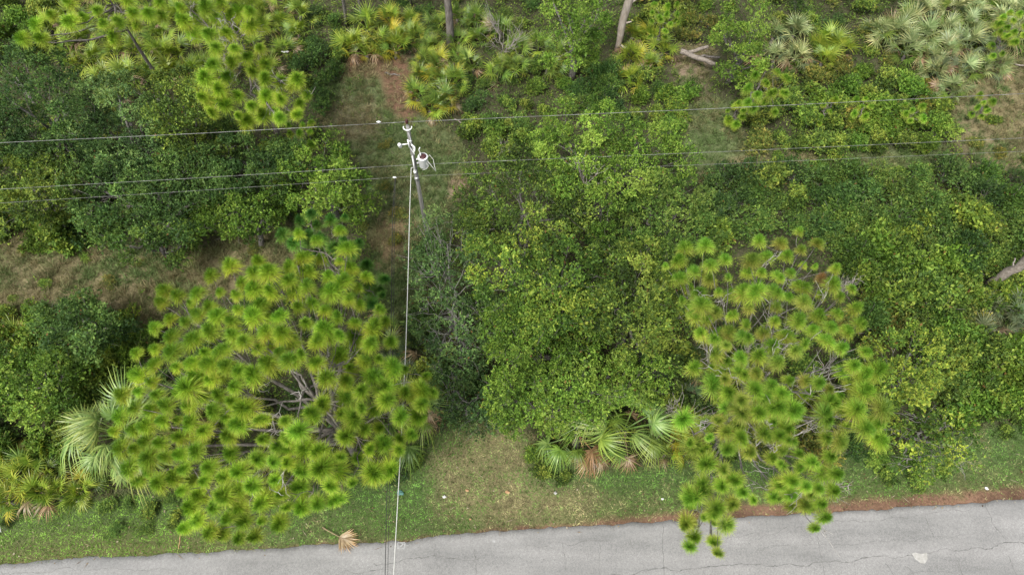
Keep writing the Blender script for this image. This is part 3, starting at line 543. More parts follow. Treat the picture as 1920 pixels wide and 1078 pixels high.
thicket([(20, 440), (160, 470), (300, 500), (420, 470), (500, 460), (380, 520), (260, 580), (120, 560), (20, 560)], 62, ['mid', 'olive', 'bright'], (.3, .55), .6, 'in the dry grass', 'weedy bushes in the dry grass')
# vine-draped stump under the dead trunk
w = P(1130, 130, 1.2)
for dx, dy, s_ in ((0, 0, 1.1), (.4, -.7, .9), (-.3, -1.5, .8)):
    shrub(w[0]+dx, w[1]+dy, 'vine', s_, 1.7, ['topmost', 'middle', 'lowest'][(s_ < 1)+(s_ < .85)]+' blue-green vine heap hanging beside the dead trunk', 'vine heaps by the dead trunk', 'vine_heap', (.95, 1.1, 1.25))

# ------------------------------------------------------------------ palms
def fan_mesh(R, pet, nseg, spread, droop, cols, width, fold=.12, pw=.018, seed=0, cut=.0):
    r_ = np.random.default_rng(seed); mb = MB(); pc = np.array(cols[1])*1.1
    mb.tube([(0, 0, 0), (pet*.5, 0, .02), (pet, 0, 0)], [pw*1.3, pw, pw*.7], 4, pc)
    for i in range(nseg):
        u = (i+.5)/nseg*2-1; th = u*spread+r_.normal(0, .02); L = R*(1-.28*abs(u)**2)*r_.uniform(.8, 1.08)
        d = np.array([math.cos(th), math.sin(th), 0]); s = np.array([-d[1], d[0], 0]); st = np.array([pet+.1*(1-abs(u)), 0, 0])
        zz = fold*(1 if i % 2 else -1)*.4; t_ = np.array([0, .3, .62, 1.]); dz = -droop*L*t_**2.2*r_.uniform(.4, 1.8)+.05*L*np.sin(t_*3)
        ww = width*np.array([.5, 1, .62, .06]); pp = st+d*(L*t_)[:, None]*np.array([1, 1, 1])+np.stack([0*t_, 0*t_, dz], -1); pp[:, :2] *= (1-.12*droop*t_**2)[:, None]
        e = s*ww[:, None]/2; up_ = np.array([0, 0, 1])*(zz*ww)[:, None]
        Vv = np.vstack([pp+e+up_, pp-e-up_]); c = pal(np.array([r_.uniform(.1, .9)]), cols)[0]; cs = np.array([c, c, c*np.array([1.25, 1.12, 1.0])])
        mb.add(Vv, [[0, 4, 5, 1], [1, 5, 6, 2], [2, 6, 7, 3]], None); mb.c.append(cs)
    return mb
PC = {'green': [(.055, .105, .018), (.1, .17, .026), (.175, .25, .045)], 'pale': [(.1, .15, .04), (.17, .23, .06), (.28, .33, .11)], 'lime': [(.085, .15, .017), (.15, .225, .024), (.25, .31, .05)], 'yellow': [(.16, .17, .016), (.27, .26, .025), (.36, .33, .045)],
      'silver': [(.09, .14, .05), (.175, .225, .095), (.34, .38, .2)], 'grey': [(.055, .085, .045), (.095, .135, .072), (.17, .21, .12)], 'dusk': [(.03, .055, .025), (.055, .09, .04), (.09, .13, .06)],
      'brown': [(.1, .068, .04), (.18, .13, .08), (.28, .23, .155)], 'straw': [(.2, .145, .08), (.3, .22, .125), (.38, .3, .175)], 'rust': [(.12, .075, .04), (.18, .115, .06), (.25, .17, .1)], 'sabal': [(.07, .13, .032), (.125, .205, .05), (.23, .3, .09)]}
FAN = {}
for k_, key in enumerate(('green', 'lime', 'yellow', 'silver', 'grey', 'dusk', 'brown')):
    FAN[key] = [fan_mesh(.62, .5, 17, 1.75, .25 if key != 'brown' else .7, PC[key], .044, fold=.3, seed=k_*10+v).mesh('frond', M_palm) for v in range(3)]
SFAN = {key: [fan_mesh(.95+.12*v, 1.15+.2*v, 30, 2.05, .35+.3*v, PC[key], .068, fold=.3, pw=.03, seed=500+i_*7+v).mesh('frond', M_palm) for v in range(3)] for i_, key in enumerate(('sabal', 'green', 'rust', 'brown', 'lime', 'pale'))}
PADJ = {'lime': 'yellow-green', 'green': 'green', 'silver': 'silvery', 'grey': 'blue-grey', 'yellow': 'golden', 'dusk': 'dark'}
def palm(name, x, y, z0, mixk, nf, scale, label, group, cat='palmetto', fans=FAN, low=-.1, high=1.35, trunk=0, lean=None):
    t = empty(name, (x, y, 0), label, cat, group, rng.uniform(0, 6.28)); t.scale = (scale,)*3
    if not trunk: t.rotation_euler = (rng.normal(0, .22), rng.normal(0, .22), rng.uniform(0, 6.28))
    mb = MB(); mb.tube(wig((0, 0, -.05), (0, 0, max(.12, z0)), 4, .03 if trunk else 0), np.linspace(.1+trunk, .08+trunk, 4), 8); obj('trunk', mb.mesh('trunk', M_bark), t)
    for i in range(nf):
        a_ = i*2.39996+rng.uniform(-.3, .3); u = i/nf; e_ = low+(high-low)*(1-u)+rng.normal(0, .1); key = mixk[0] if u < .35 else mixk[rng.integers(len(mixk))]
        if u > .72 and rng.random() < .5: key = 'brown'
        o = obj('frond', fans[key][rng.integers(3)], t, (0, 0, z0), None, rng.uniform(.62, 1.2)); o.rotation_euler = Euler((rng.uniform(-.75, .75), -e_-(.0), a_))
        b_ = rng.uniform(.72, 1.28); o.color = (b_*rng.uniform(.9, 1.15), b_, b_*.9, 1)
        if key in ('yellow', 'rust', 'brown'): o['label'] = {'yellow': 'yellowing frond', 'rust': 'dead rust brown frond', 'brown': 'dead brown frond'}[key]
    return t
def palms(poly, sp, mixk, nf, scale, where, group, z0=.35, holes=()):
    mem = []
    for p in poisson(poly, sp, 2500, holes):
        s_ = rng.uniform(*scale); w = P(p[0], p[1], s_*.7); mem.append((p[0], p[1], PADJ[mixk[0]], palm('saw_palmetto', w[0], w[1], z0, mixk, rng.integers(*nf), s_, 'x', group)))
    name_members(mem, 'saw palmetto', where)
palms([(60, 60), (140, -20), (360, -20), (560, -20), (560, 90), (520, 140), (420, 130), (360, 170), (250, 140), (200, 190), (150, 130), (80, 90)], 34, ['lime', 'green', 'lime'], (12, 16), (1.15, 1.5), 'in upper left clump', 'saw palmettos in the upper left clump')
palms([(645, 60), (700, 30), (770, 30), (780, 70), (740, 90), (680, 100)], 28, ['lime', 'green', 'yellow'], (12, 16), (1.2, 1.5), 'above the reddish path', 'saw palmettos at the path top')
palms([(765, 110), (820, 100), (860, 140), (860, 200), (810, 215), (780, 180)], 30, ['green', 'lime', 'yellow'], (12, 16), (1.15, 1.45), "on reddish path's right bank", 'saw palmettos on the path bank')
palms([(780, 60), (850, 20), (1000, 60), (1060, 100), (1040, 130), (960, 130), (860, 120)], 36, ['green', 'lime'], (11, 15), (1.15, 1.5), 'around thick dark trunk', 'saw palmettos around the dark trunk')
palms([(1180, 60), (1240, 50), (1248, 85), (1225, 150), (1170, 130)], 30, ['lime', 'green', 'lime', 'yellow'], (12, 16), (1.1, 1.4), 'right of dead trunk', 'saw palmettos right of the dead trunk')
palms([(1440, 60), (1500, 50), (1515, 100), (1450, 115)], 28, ['silver', 'grey'], (13, 17), (1.3, 1.5), 'right of glossy tree', 'small silver palmetto clump')
palms([(1510, 80), (1590, 70), (1600, 110), (1530, 120)], 30, ['lime', 'green'], (12, 16), (1.1, 1.4), 'between the silver clumps', 'green palmettos between silver ones')
palms([(1640, 50), (1720, 20), (1900, -10), (1930, 60), (1880, 120), (1830, 140), (1800, 170), (1770, 120), (1700, 90)], 32, ['silver', 'silver', 'grey', 'green'], (14, 18), (1.25, 1.6), 'in upper right clump', 'silver saw palmettos at upper right')
palms([(0, 340), (60, 330), (150, 350), (150, 390), (60, 400), (0, 390)], 40, ['lime', 'green'], (9, 13), (.9, 1.15), 'by lowest wire, left edge', 'palmettos near the lowest wire')
palms([(-10, 600), (30, 610), (30, 660), (-10, 670)], 32, ['yellow', 'lime'], (10, 13), (.9, 1.1), 'cut by left edge', 'golden palmettos at the left edge')
palms([(0, 850), (60, 840), (110, 870), (140, 920), (90, 955), (30, 930), (0, 950)], 34, ['lime', 'lime', 'green', 'yellow'], (12, 16), (.9, 1.15), 'on lower left verge', 'palmettos on the lower left verge')
palms([(205, 620), (250, 620), (250, 670), (210, 680)], 30, ['lime', 'green'], (10, 13), (.9, 1.1), 'between dry grass and fan palm', 'pale palmettos above the fan palm')
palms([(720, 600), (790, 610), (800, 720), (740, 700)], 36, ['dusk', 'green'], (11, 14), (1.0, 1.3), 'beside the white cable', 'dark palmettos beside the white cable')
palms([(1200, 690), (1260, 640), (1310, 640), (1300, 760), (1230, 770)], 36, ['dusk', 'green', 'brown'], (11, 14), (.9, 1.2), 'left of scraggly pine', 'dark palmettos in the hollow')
palms([(1700, 540), (1750, 545), (1750, 590), (1700, 590)], 30, ['silver', 'grey'], (8, 11), (.8, 1.0), 'among dull bushes, right', 'silvery palmettos among dull bushes')
palms([(1840, 570), (1930, 560), (1930, 640), (1850, 630)], 34, ['grey', 'grey', 'dusk'], (11, 14), (1.0, 1.3), 'below the leaning trunk', 'blue-grey palmettos at the right edge')
palms([(1240, 800), (1300, 800), (1290, 850), (1240, 850)], 30, ['lime', 'yellow', 'green'], (9, 12), (.75, .95), 'right of centre fan palms', 'yellowish palmettos by the centre fan palm')
palms([(470, 850), (560, 850), (560, 900), (480, 920)], 36, ['lime', 'green'], (9, 12), (.8, 1.0), 'under round pine lower boughs', 'palmettos under the round pine')
for (px, py, hh, sc_, mixk, nf, lb) in (
    (235, 815, 2.1, 1.2, ['sabal', 'sabal', 'pale'], 34, 'large pale green fan palm with big drooping fronds left of the round pine'),
    (340, 770, 1.7, .8, ['sabal', 'green', 'rust'], 16, 'fan palm mostly hidden behind the round pine left boughs'),
    (775, 775, 1.4, .95, ['green', 'green', 'rust'], 16, 'fan palm with rusty dead skirt under the right tip of the round pine'),
    (1085, 815, 1.6, 1.0, ['green', 'sabal', 'rust'], 18, 'green fan palm at the road side of the leaning green tree'),
    (1170, 805, 1.7, 1.0, ['sabal', 'green', 'rust'], 18, 'fan palm with pinkish dead frond, right one of the centre pair')):
    w = P(px, py, hh); palm('cabbage_palm', w[0], w[1], hh/sc_, mixk, nf, sc_, lb, None, 'palm', SFAN, -.55, 1.1, .12)

# ------------------------------------------------------------------ pines
def tuft_mesh(seed, n_=1250, L=.55, cols=None, spread=(.05, 2.0)):
    r_ = np.random.default_rng(seed); ns_ = r_.integers(2, 5)            # a few shoots side by side
    so = np.column_stack([r_.normal(0, .1, ns_), r_.normal(0, .1, ns_), r_.uniform(-.1, .06, ns_)]); so[0] = 0; k2 = r_.choice(ns_, n_, p=np.r_[.45, np.full(ns_-1, .55/(ns_-1))])
    sx = r_.normal(0, .28, (ns_, 2))
    u = r_.random(n_); th = r_.uniform(0, 2*np.pi, n_); al = spread[0]+(spread[1]-spread[0])*u**.85
    d = np.stack([np.sin(al)*np.cos(th), np.sin(al)*np.sin(th), np.cos(al)], -1); d[:, :2] += sx[k2]; d = unit(d); b = np.stack([d[:, 0]*.012, d[:, 1]*.012, .22*(1-u)-.05*u], -1)+so[k2]
    sz = r_.uniform(.65, 1.05, ns_); sz[0] = 1; ln = L*(.52+.53*r_.random(n_)**.7)*(.66+.34*np.sin(np.clip(al, 0, 1.57)))*sz[k2]; s = unit(np.cross(d, r_.normal(0, 1, (n_, 3))))*.0062
    mid = b+d*(ln*.55)[:, None]; tip = b+d*ln[:, None]+np.array([0, 0, -1])*(ln*.2*np.sin(al))[:, None]
    V = np.stack([b, mid+s, tip, mid-s], 1).reshape(-1, 3)
    t = np.clip((al-.2)/1.5+r_.normal(0, .14, n_), 0, 1); c = pal(t, cols)*r_.uniform(.75, 1.25, (n_, 1)); od = (al > 1.45) & (r_.random(n_) < .12); c[od] = [.26, .19, .06]
    return np_mesh('needle_cluster', V, np.arange(4*n_).reshape(-1, 4), M_needle, c)
NC = {'lime': [(.07, .15, .014), (.125, .225, .02), (.2, .3, .03), (.26, .32, .042)], 'deep': [(.03, .095, .018), (.05, .135, .024), (.08, .18, .03), (.12, .21, .04)],
      'fresh': [(.075, .165, .016), (.12, .225, .024), (.18, .28, .034), (.24, .3, .05)], 'olive': [(.09, .155, .022), (.14, .205, .03), (.2, .25, .04), (.25, .26, .06)],
      'rust': [(.12, .08, .03), (.16, .1, .04), (.17, .12, .045), (.16, .14, .05)], 'gold': [(.17, .16, .02), (.22, .19, .025), (.25, .2, .03), (.26, .2, .04)]}
for k_ in NC: NC[k_] = [(1.45*c_[0], 1.48*c_[1], 1.35*c_[2]) for c_ in NC[k_]]
TUFT = {k_: [tuft_mesh(900+i*10+v, cols=NC[k_]) for v in range(6)] for i, k_ in enumerate(NC)}
def pine(label, poly, apex, htop, slope, sp, key, sc_=(.85, 1.1), name='pine_tree', holes=(), group=None, extra=.35, branches=22, deadtw=0, mix=(), trunk_r=.16, special=(), bow=1.15, bark=None, pow_=1.2, hmin=1.2, zjit=.45):
    pts = poisson(poly, sp, 6000, holes); d = np.linalg.norm(pts-np.array(apex), axis=1)
    h_ = np.maximum(hmin, htop-slope*(d/300)**pow_+rng.normal(0, zjit, len(pts))); W = P(pts[:, 0], pts[:, 1], h_)
    ap = P(apex[0], apex[1], htop-.3); base = np.array([ap[0], ap[1], 0]); root = empty(name, base.tolist(), label, 'tree', group)
    okl = np.ones(len(W), bool)
    for hh_ in holes: okl &= poly_dist(pts, hh_) > 26
    low = W[(rng.random(len(W)) < extra) & okl].copy(); low[:, 2] -= rng.uniform(.6, 1.8, len(low)); low[:, :2] = base[:2]+(low[:, :2]-base[:2])*rng.uniform(.75, 1.0, (len(low), 1)); low[:, 2] = np.maximum(low[:, 2], .8)
    W = np.vstack([W, low])-base
    mb = MB(); tp = np.array([[0, 0, -.1], [.08, .03, htop*.3], [-.05, .08, htop*.6], [0, 0, htop*.93]]); tt = np.linspace(0, 1, 12); tpp = np.stack([np.interp(tt, [0, .3, .6, 1], tp[:, i]) for i in range(3)], -1)
    mb.tube(tpp, np.linspace(trunk_r, .03, 12), 8); obj('trunk', mb.mesh('trunk', bark or M_bark, True), root)
    g, gc = kgroups(W, branches)
    for i in range(len(gc)):
        mem = W[g == i]
        if not len(mem): continue
        mb = MB(); e = gc[i]; dist = np.linalg.norm(e[:2]); hb = min(max(e[2]-dist*.28-.1, .5), htop*.9); s0 = np.array([np.interp(hb, tpp[:, 2], tpp[:, 0]), np.interp(hb, tpp[:, 2], tpp[:, 1]), hb])
        lp = wig(s0, e-np.array([0, 0, .25]), 8, .1, -.04*dist); mb.tube(lp, np.linspace(.022+.011*dist, .02, 8))
        for q in mem:
            s_ = lp[rng.integers(4, 8)]; mb.tube(wig(s_, q, 5, .06, -.06), np.linspace(.022, .012, 5), 4)
        dmb = MB()
        br_ = obj('branch', mb.mesh('branch', bark or M_bark, True), root)
        if not deadtw: continue
        mb = MB()
        for _ in range(deadtw):
            s_ = lp[rng.integers(3, 8)]; e2 = s_+rng.normal(0, .6, 3)*np.array([1, 1, .3])+np.array([0, 0, .35]); q_ = wig(s_, e2, 6, .1); mb.tube(q_, np.linspace(.017, .008, 6), 4)
            for _ in range(4): mb.tube(wig(q_[rng.integers(1, 6)], e2+rng.normal(0, .32, 3), 5, .06), np.linspace(.011, .005, 5), 4)
        tag(obj('dead_twigs', mb.mesh('dead_twigs', M_pale, True), br_), kind='stuff')
    bt = rng.uniform(.85, 1.15, len(gc)+1)
    for j, q in enumerate(W):
        k2 = key
        if mix and rng.random() < mix[1]: k2 = mix[0]
        if j < len(pts):
            for s_ in special:
                if np.hypot(pts[j][0]-s_[0], pts[j][1]-s_[1]) < s_[3]: k2 = s_[2]
        sc0 = rng.uniform(*sc_)*(.6+.42*rng.random()**.5); o = obj('needle_cluster', TUFT[k2][rng.integers(6)], root, q.tolist(), None, (sc0*rng.uniform(.8, 1.2), sc0*rng.uniform(.8, 1.2), sc0*rng.uniform(.75, 1.15))); a_ = math.atan2(q[1], q[0]); tl = min(.85, .07*np.linalg.norm(q[:2])+abs(rng.normal(0, .26)))
        ax = Vector((-math.sin(a_), math.cos(a_), 0)); o.rotation_mode = 'QUATERNION'; o.rotation_quaternion = Matrix.Rotation(tl, 4, ax).to_quaternion()@Euler((0, 0, rng.uniform(0, 6.28))).to_quaternion()
        b_ = rng.uniform(.8, 1.15)*bt[g[j]]; o.color = (b_*rng.uniform(.9, 1.1), b_, b_, 1)
        if k2 in ('rust', 'gold'): o['label'] = 'dying orange needle cluster' if k2 == 'rust' else 'golden yellow needle cluster'
    return root
PINE1 = [(625, 450), (640, 425), (665, 460), (650, 500), (690, 520), (695, 560), (720, 590), (738, 640), (740, 680), (790, 690), (815, 730), (800, 760), (760, 830), (740, 870), (710, 890), (680, 915), (630, 940), (570, 950), (510, 985), (500, 1010), (450, 1020), (400, 1015), (350, 1000), (350, 960), (320, 920), (250, 900), (220, 860), (210, 780), (245, 700), (250, 660), (290, 640), (295, 570), (320, 535), (370, 540), (410, 500), (450, 500), (500, 490), (530, 500), (570, 470), (560, 440), (600, 430)]
H1 = [[(425, 640), (480, 645), (505, 680), (470, 705), (440, 680)], [(500, 690), (560, 680), (605, 690), (610, 720), (590, 770), (560, 800), (500, 780), (450, 760), (440, 730)], [(560, 790), (610, 770), (640, 800), (650, 850), (600, 830)], [(360, 825), (470, 810), (490, 850), (400, 880)], [(720, 730), (770, 780), (735, 770)], [(290, 700), (340, 690), (350, 720), (300, 730)], [(510, 520), (560, 540), (560, 600), (520, 580)], [(560, 930), (500, 880), (540, 870)], [(650, 640), (690, 650), (670, 690)]]
pine('big round-crowned pine with bright long-needled tufts and grey boughs in its open middle', PINE1, (560, 700), 10.5, 4.6, 24.5, 'lime', (.72, 1.15), holes=H1, extra=.18, branches=26, deadtw=1, special=[(545, 742, 'gold', 16)], trunk_r=.2)
pine('dark green pine peeking out behind the top of the round-crowned pine', [(520, 430), (560, 400), (600, 400), (650, 410), (670, 450), (690, 490), (720, 510), (715, 560), (690, 570), (660, 540), (640, 480), (600, 450), (540, 470)], (610, 470), 5.6, 2.2, 24, 'deep', (.8, 1.0), extra=.6, branches=9, trunk_r=.1)
PINE2 = [(1420, 450), (1470, 460), (1500, 425), (1535, 450), (1530, 490), (1570, 500), (1560, 540), (1610, 540), (1615, 590), (1600, 640), (1650, 690), (1640, 730), (1660, 790), (1640, 830), (1590, 820), (1560, 830), (1570, 870), (1560, 960), (1530, 1000), (1505, 970), (1490, 920), (1430, 940), (1380, 930), (1370, 980), (1350, 1040), (1290, 1030), (1280, 990), (1290, 930), (1330, 880), (1280, 830), (1270, 770), (1330, 720), (1290, 690), (1300, 620), (1270, 580), (1280, 530), (1240, 510), (1270, 465), (1330, 460), (1370, 500), (1400, 500)]
H2 = [[(1500, 650), (1570, 640), (1570, 700), (1520, 720), (1480, 690)], [(1410, 560), (1440, 540), (1450, 600), (1420, 640)], [(1500, 740), (1540, 740), (1540, 820), (1600, 840), (1500, 860), (1470, 790)], [(1290, 640), (1330, 640), (1330, 690), (1290, 690)], [(1540, 600), (1590, 600), (1580, 640)], [(1400, 850), (1460, 880), (1450, 930), (1390, 910), (1370, 870)], [(1270, 730), (1330, 720), (1340, 780), (1280, 780)]]
pine('scraggly pine with bleached dead twigs whose lowest bough hangs over the road', PINE2, (1450, 690), 9.6, 4.2, 23.5, 'fresh', (.62, 1.12), holes=H2, extra=.25, branches=30, deadtw=2, mix=('olive', .16), special=[(1500, 452, 'rust', 13), (1527, 522, 'rust', 14), (1570, 575, 'rust', 12), (1553, 495, 'rust', 11)], trunk_r=.18, bark=M_bark2)
pine('pine with drooping yellowish boughs reaching over the oaks at upper left', [(330, -20), (470, -20), (480, 40), (500, 90), (510, 130), (580, 150), (575, 200), (545, 230), (480, 220), (440, 225), (390, 210), (370, 170), (400, 130), (380, 80), (340, 50)], (430, 40), 9.0, 2.4, 27, 'lime', (.95, 1.3), holes=[[(400, 100), (430, 100), (430, 130), (405, 130)], [(430, 150), (480, 160), (510, 180), (470, 190), (440, 170)]], branches=16, deadtw=2, extra=.4, trunk_r=.17)
pine('bushy yellow-green pine top at the upper left corner', [(30, 60), (80, 20), (160, -20), (300, -20), (300, 30), (210, 60), (160, 50), (110, 50), (60, 90)], (200, -10), 8.5, 2.6, 27, 'lime', (.95, 1.3), branches=12, extra=.3, trunk_r=.15)
pine('slender sapling pine leaning above the right end of the path', [(1415, 130), (1440, 110), (1475, 140), (1480, 170), (1450, 200), (1400, 195), (1395, 160)], (1435, 135), 3.8, 3.5, 22, 'fresh', (.75, .95), name='pine_sapling', branches=5, extra=.8, trunk_r=.06)
for px, py, hh, lb in ((1550, 205, 1.6, 'small feathery pine seedling, left one of the pair above the middle wire'), (1617, 203, 1.6, 'small feathery pine seedling, right one of the pair above the middle wire'), (1712, 215, 1.7, 'pine seedling furthest right in the row above the middle wire'), (1845, 195, 1.5, 'pine seedling on the upper right clearing'), (1380, 215, 1.3, 'yellowish pine seedling at the foot of the leaning sapling'), (1245, 30, 3.2, 'young pine at the top edge right of the dead trunk'), (1895, 50, 3.4, 'young bright pine rising out of the silver palmettos'), (562, 255, 3.2, 'young lime pine below the upper left pine boughs')):
    r_ = 16 if hh < 2 else 24
    pine(lb, [(px-r_, py-r_), (px+r_, py-r_), (px+r_*1.1, py+r_*.6), (px, py+r_*1.4), (px-r_, py+r_*.7)], (px, py-4), hh, 2.5, 15, 'fresh' if px != 1380 else 'lime', (.5, .75), name='pine_sapling', branches=3, extra=.5, trunk_r=.035, hmin=.4, zjit=.2)

# tall pines whose trunks stand at the top edge; their crowns are above the frame
def tall_pine(foot, up, r0, ht, label, bark=M_bark, crown=True):
    b = P(*foot, 0); q = P(up[0], up[1], 5.5); lean = (q[:2]-b[:2])/5.5; root = empty('pine_tree', b.tolist(), label, 'tree', None)
    lean = np.clip(lean, -.12, .12); zz = np.linspace(-.1, ht, 12); pts = np.stack([lean[0]*zz+.05*np.sin(zz), lean[1]*zz*.6, zz], -1); mb = MB(); mb.tube(pts, np.linspace(r0, r0*.35, 12), 8); obj('trunk', mb.mesh('trunk', bark, True), root)
    if crown:
        for i in range(9):
            a_ = i*2.4; z_ = ht-rng.uniform(.2, 3.2); s_ = np.array([np.interp(z_, zz, pts[:, 0]), np.interp(z_, zz, pts[:, 1]), z_]); L_ = rng.uniform(1, 2.2); e_ = s_+np.array([math.cos(a_)*L_, math.sin(a_)*L_, .5]); mb = MB(); mb.tube(wig(s_, e_, 6, .06), np.linspace(.05, .02, 6)); obj('branch', mb.mesh('branch', bark, True), root)
            for _ in range(4): o = obj('needle_cluster', TUFT['lime'][rng.integers(4)], root, (e_+rng.normal(0, .35, 3)).tolist(), (rng.normal(0, .3), rng.normal(0, .3), rng.uniform(0, 6)), rng.uniform(.85, 1.1))
tall_pine((844, 92), (838, -60), .27, 15, 'thick dark barked pine trunk rising at the top edge, right of the path')
tall_pine((650, 50), (625, -60), .12, 13, 'slim pale pine trunk, leftmost of the three at the top edge', M_bark2)
tall_pine((680, 48), (655, -60), .12, 13, 'slim pale pine trunk, second from left at the top edge', M_bark2)
tall_pine((724, 22), (715, -60), .13, 13, 'brownish pine trunk, short length showing left of the thick trunk')
tall_pine((770, 12), (764, -60), .1, 13, 'thin pine trunk barely entering the top edge')

# ------------------------------------------------------------------ dead trunk, logs, leaning trunk
b = P(1156, 96, 0); root = empty('dead_tree', b.tolist(), 'bare bleached dead trunk with broken side stubs at the top edge', 'dead tree')
mb = MB(); zz = np.linspace(-.1, 7, 12); tr = np.stack([.055*zz+.04*np.sin(zz*2), .01*zz, zz], -1); mb.tube(tr, np.interp(zz, [0, 1.2, 2.2, 7], [.2, .2, .27, .22])*(1+.06*np.sin(zz*7)), 8); obj('trunk', mb.mesh('trunk', M_snag, True), root)
for z_, v in ((2.2, (.55, -.1, .25)), (3.6, (1.0, .2, .7)), (.5, (.7, -.4, .05)), (5.2, (-.6, .2, .4)), (4.4, (.4, -.3, .3))):
    mb = MB(); s_ = np.array([np.interp(z_, zz, tr[:, 0]), 0, z_]); mb.tube(wig(s_, s_+np.array(v), 5, .02), np.linspace(.09, .035, 5)); obj('branch_stub', mb.mesh('branch_stub', M_snag, True), root)
def log(p0, p1, r, label, mat=M_logw, h0=.2, h1=.2):
    a_, b_ = P(*p0, h0), P(*p1, h1); c = (a_+b_)/2; pts = wig(a_-c, b_-c, 8, .03); mb = MB(); mb.tube(pts, np.linspace(r, r*.8, 8)*(1+rng.normal(0, .04, 8)), 8); o = obj('fallen_log', mb.mesh('fallen_log', mat, True), None, c.tolist()); tag(o, label, 'log')
log((1276, 96), (1340, 121), .17, 'thicker weathered log sloping down right beside the glossy tree', h0=1.3, h1=.8)
log((1286, 100), (1328, 88), .13, 'shorter log crossing above the thicker one', h0=1.0, h1=1.4)
log((1300, 106), (1350, 108), .09, 'thin dark log behind the crossed pair', M_bark, .7, .7)
log((852, 223), (872, 235), .04, 'pale stick lying just under the top wire right of the pole', h0=.3, h1=.2)
log((722, 137), (750, 142), .06, 'brown stick lying across the reddish path', M_bark, .1, .1)
log((1885, 118), (1925, 124), .06, 'thin pale log at the upper right edge', h0=.3, h1=.3)
log((335, 1028), (342, 985), .02, 'thin upright straw stick on the verge under the round pine', M_orange, .05, .3)
b = P(1848, 537, .1); root = empty('leaning_trunk', b.tolist(), 'thick flaky grey trunk leaning in from the right edge', 'tree trunk')
e = P(1990, 445, 5.0)-b; mb = MB(); mb.tube(wig((0, 0, 0), e, 10, .04), np.linspace(.24, .19, 10)*(1+rng.normal(0, .05, 10)), 8); obj('trunk', mb.mesh('trunk', M_logw, True), root)
for _ in range(3):
    s_ = e*rng.uniform(.3, .8); mb = MB(); mb.tube(wig(s_, s_+rng.normal(0, .5, 3), 5, .04), np.linspace(.06, .02, 5)); obj('branch_stub', mb.mesh('branch_stub', M_dead, True), root)
# tangles of bare grey twigs
def tangle(px, py, h_, r, n_, label):
    b = P(px, py, 0); c = P(px, py, h_); root = empty('dead_bush', [c[0], c[1], 0], label, 'dead bush'); mb = MB()
    for _ in range(n_):
        e = np.array([0, 0, h_])+unit(rng.normal(0, 1, 3))*r*rng.uniform(.5, 1.1)*np.array([1, 1, .5]); e[2] = max(e[2], .1); s_ = wig((0, 0, max(.05, h_-r)), e, 7, .08); mb.tube(s_, np.linspace(.022, .009, 7), 4)
        for _ in range(5): mb.tube(wig(s_[rng.integers(2, 6)], e+rng.normal(0, .3*r, 3), 5, .05), np.linspace(.013, .006, 5), 4)
    obj('twigs', mb.mesh('twigs', M_dead), root)
for a_ in ((160, 365, 3.0, 1.2, 9, 'tangle of bare grey twigs under the left lower wires'), (945, 70, 1.8, 1.3, 9, 'spidery bare twigs right of the thick dark trunk'), (935, 40, 2.4, 1.0, 7, 'small bare twig fan at the top edge right of the thick trunk'), (1100, 320, 6.0, 1.1, 8, 'grey twig fan poking through the light green crown'), (1290, 765, 3.5, 1.2, 9, 'bleached branching twigs left of the scraggly pine over the hollow'),
           (1560, 905, 3.4, .9, 8, 'bleached twigs in the lower right boughs of the scraggly pine'), (1590, 530, 3.4, .8, 9, 'pale frizzy dead twigs right of the scraggly pine top'), (1715, 725, 1.6, .7, 7, 'grey twigs in the gap beside the golden-green bush'), (940, 275, .8, .7, 7, 'low bare twigs under the wire right of the transformer'), (1410, 655, 8.6, .5, 7, 'star of bleached twigs in the crown of the scraggly pine'), (415, 120, 7.5, .7, 6, 'white twigs among the upper left pine boughs')):
    tangle(*a_)

# ------------------------------------------------------------------ utility pole
bp_ = P(800, 440, 0); tp_ = P(764, 236, 8.8); bp_[:2] = bp_[:2]*.5+tp_[:2]*.5; root = empty('utility_pole', bp_.tolist(), 'grey wooden utility pole carrying a white transformer in the grassy gap', 'utility pole')
rel = tp_-bp_; dirp = rel/rel[2]
def pp(z, dx=0, dy=0): return np.array([dirp[0]*z+dx, dirp[1]*z+dy, z])
mb = MB(); zz = np.linspace(-.1, 8.8, 10); mb.tube([pp(z) for z in zz], np.linspace(.125, .085, 10), 8); obj('pole_shaft', mb.mesh('pole_shaft', M_pole, True), root)
mb = MB(); mb.add(*(lambda V, F: (V+pp(8.95), F))(*lathe([(0.0, .0), (.05, 0), (.07, .06), (.05, .09), (.08, .13), (.05, .17), (.065, .21), (.03, .25), (0, .25)], 12))); obj('insulator', mb.mesh('insulator', M_lid, True), root)
mb = MB(); th = np.linspace(.9*np.pi, 2.1*np.pi, 14); mb.tube([pp(8.7)+np.array([.19*math.cos(t), .18*math.sin(t)-.05, .05]) for t in th], .026, 6); mb.tube([pp(8.65, .05, -.3), pp(8.2, .07, -.2), pp(7.8, .05, -.17)], .02, 4); obj('pole_top_ring', mb.mesh('pole_top_ring', M_white, True), root)
mb = MB(); mb.tube([pp(7.75, -.1, -.15), pp(7.8, -.42, -.25)], .03, 6); mb.tube([pp(7.95, -.1, -.15), pp(7.95, .1, -.15)], .035, 6); mb.tube([pp(8.05, -.07, -.17), pp(7.55, -.05, -.2)], .035, 6); obj('bracket', mb.mesh('bracket', M_white, True), root)
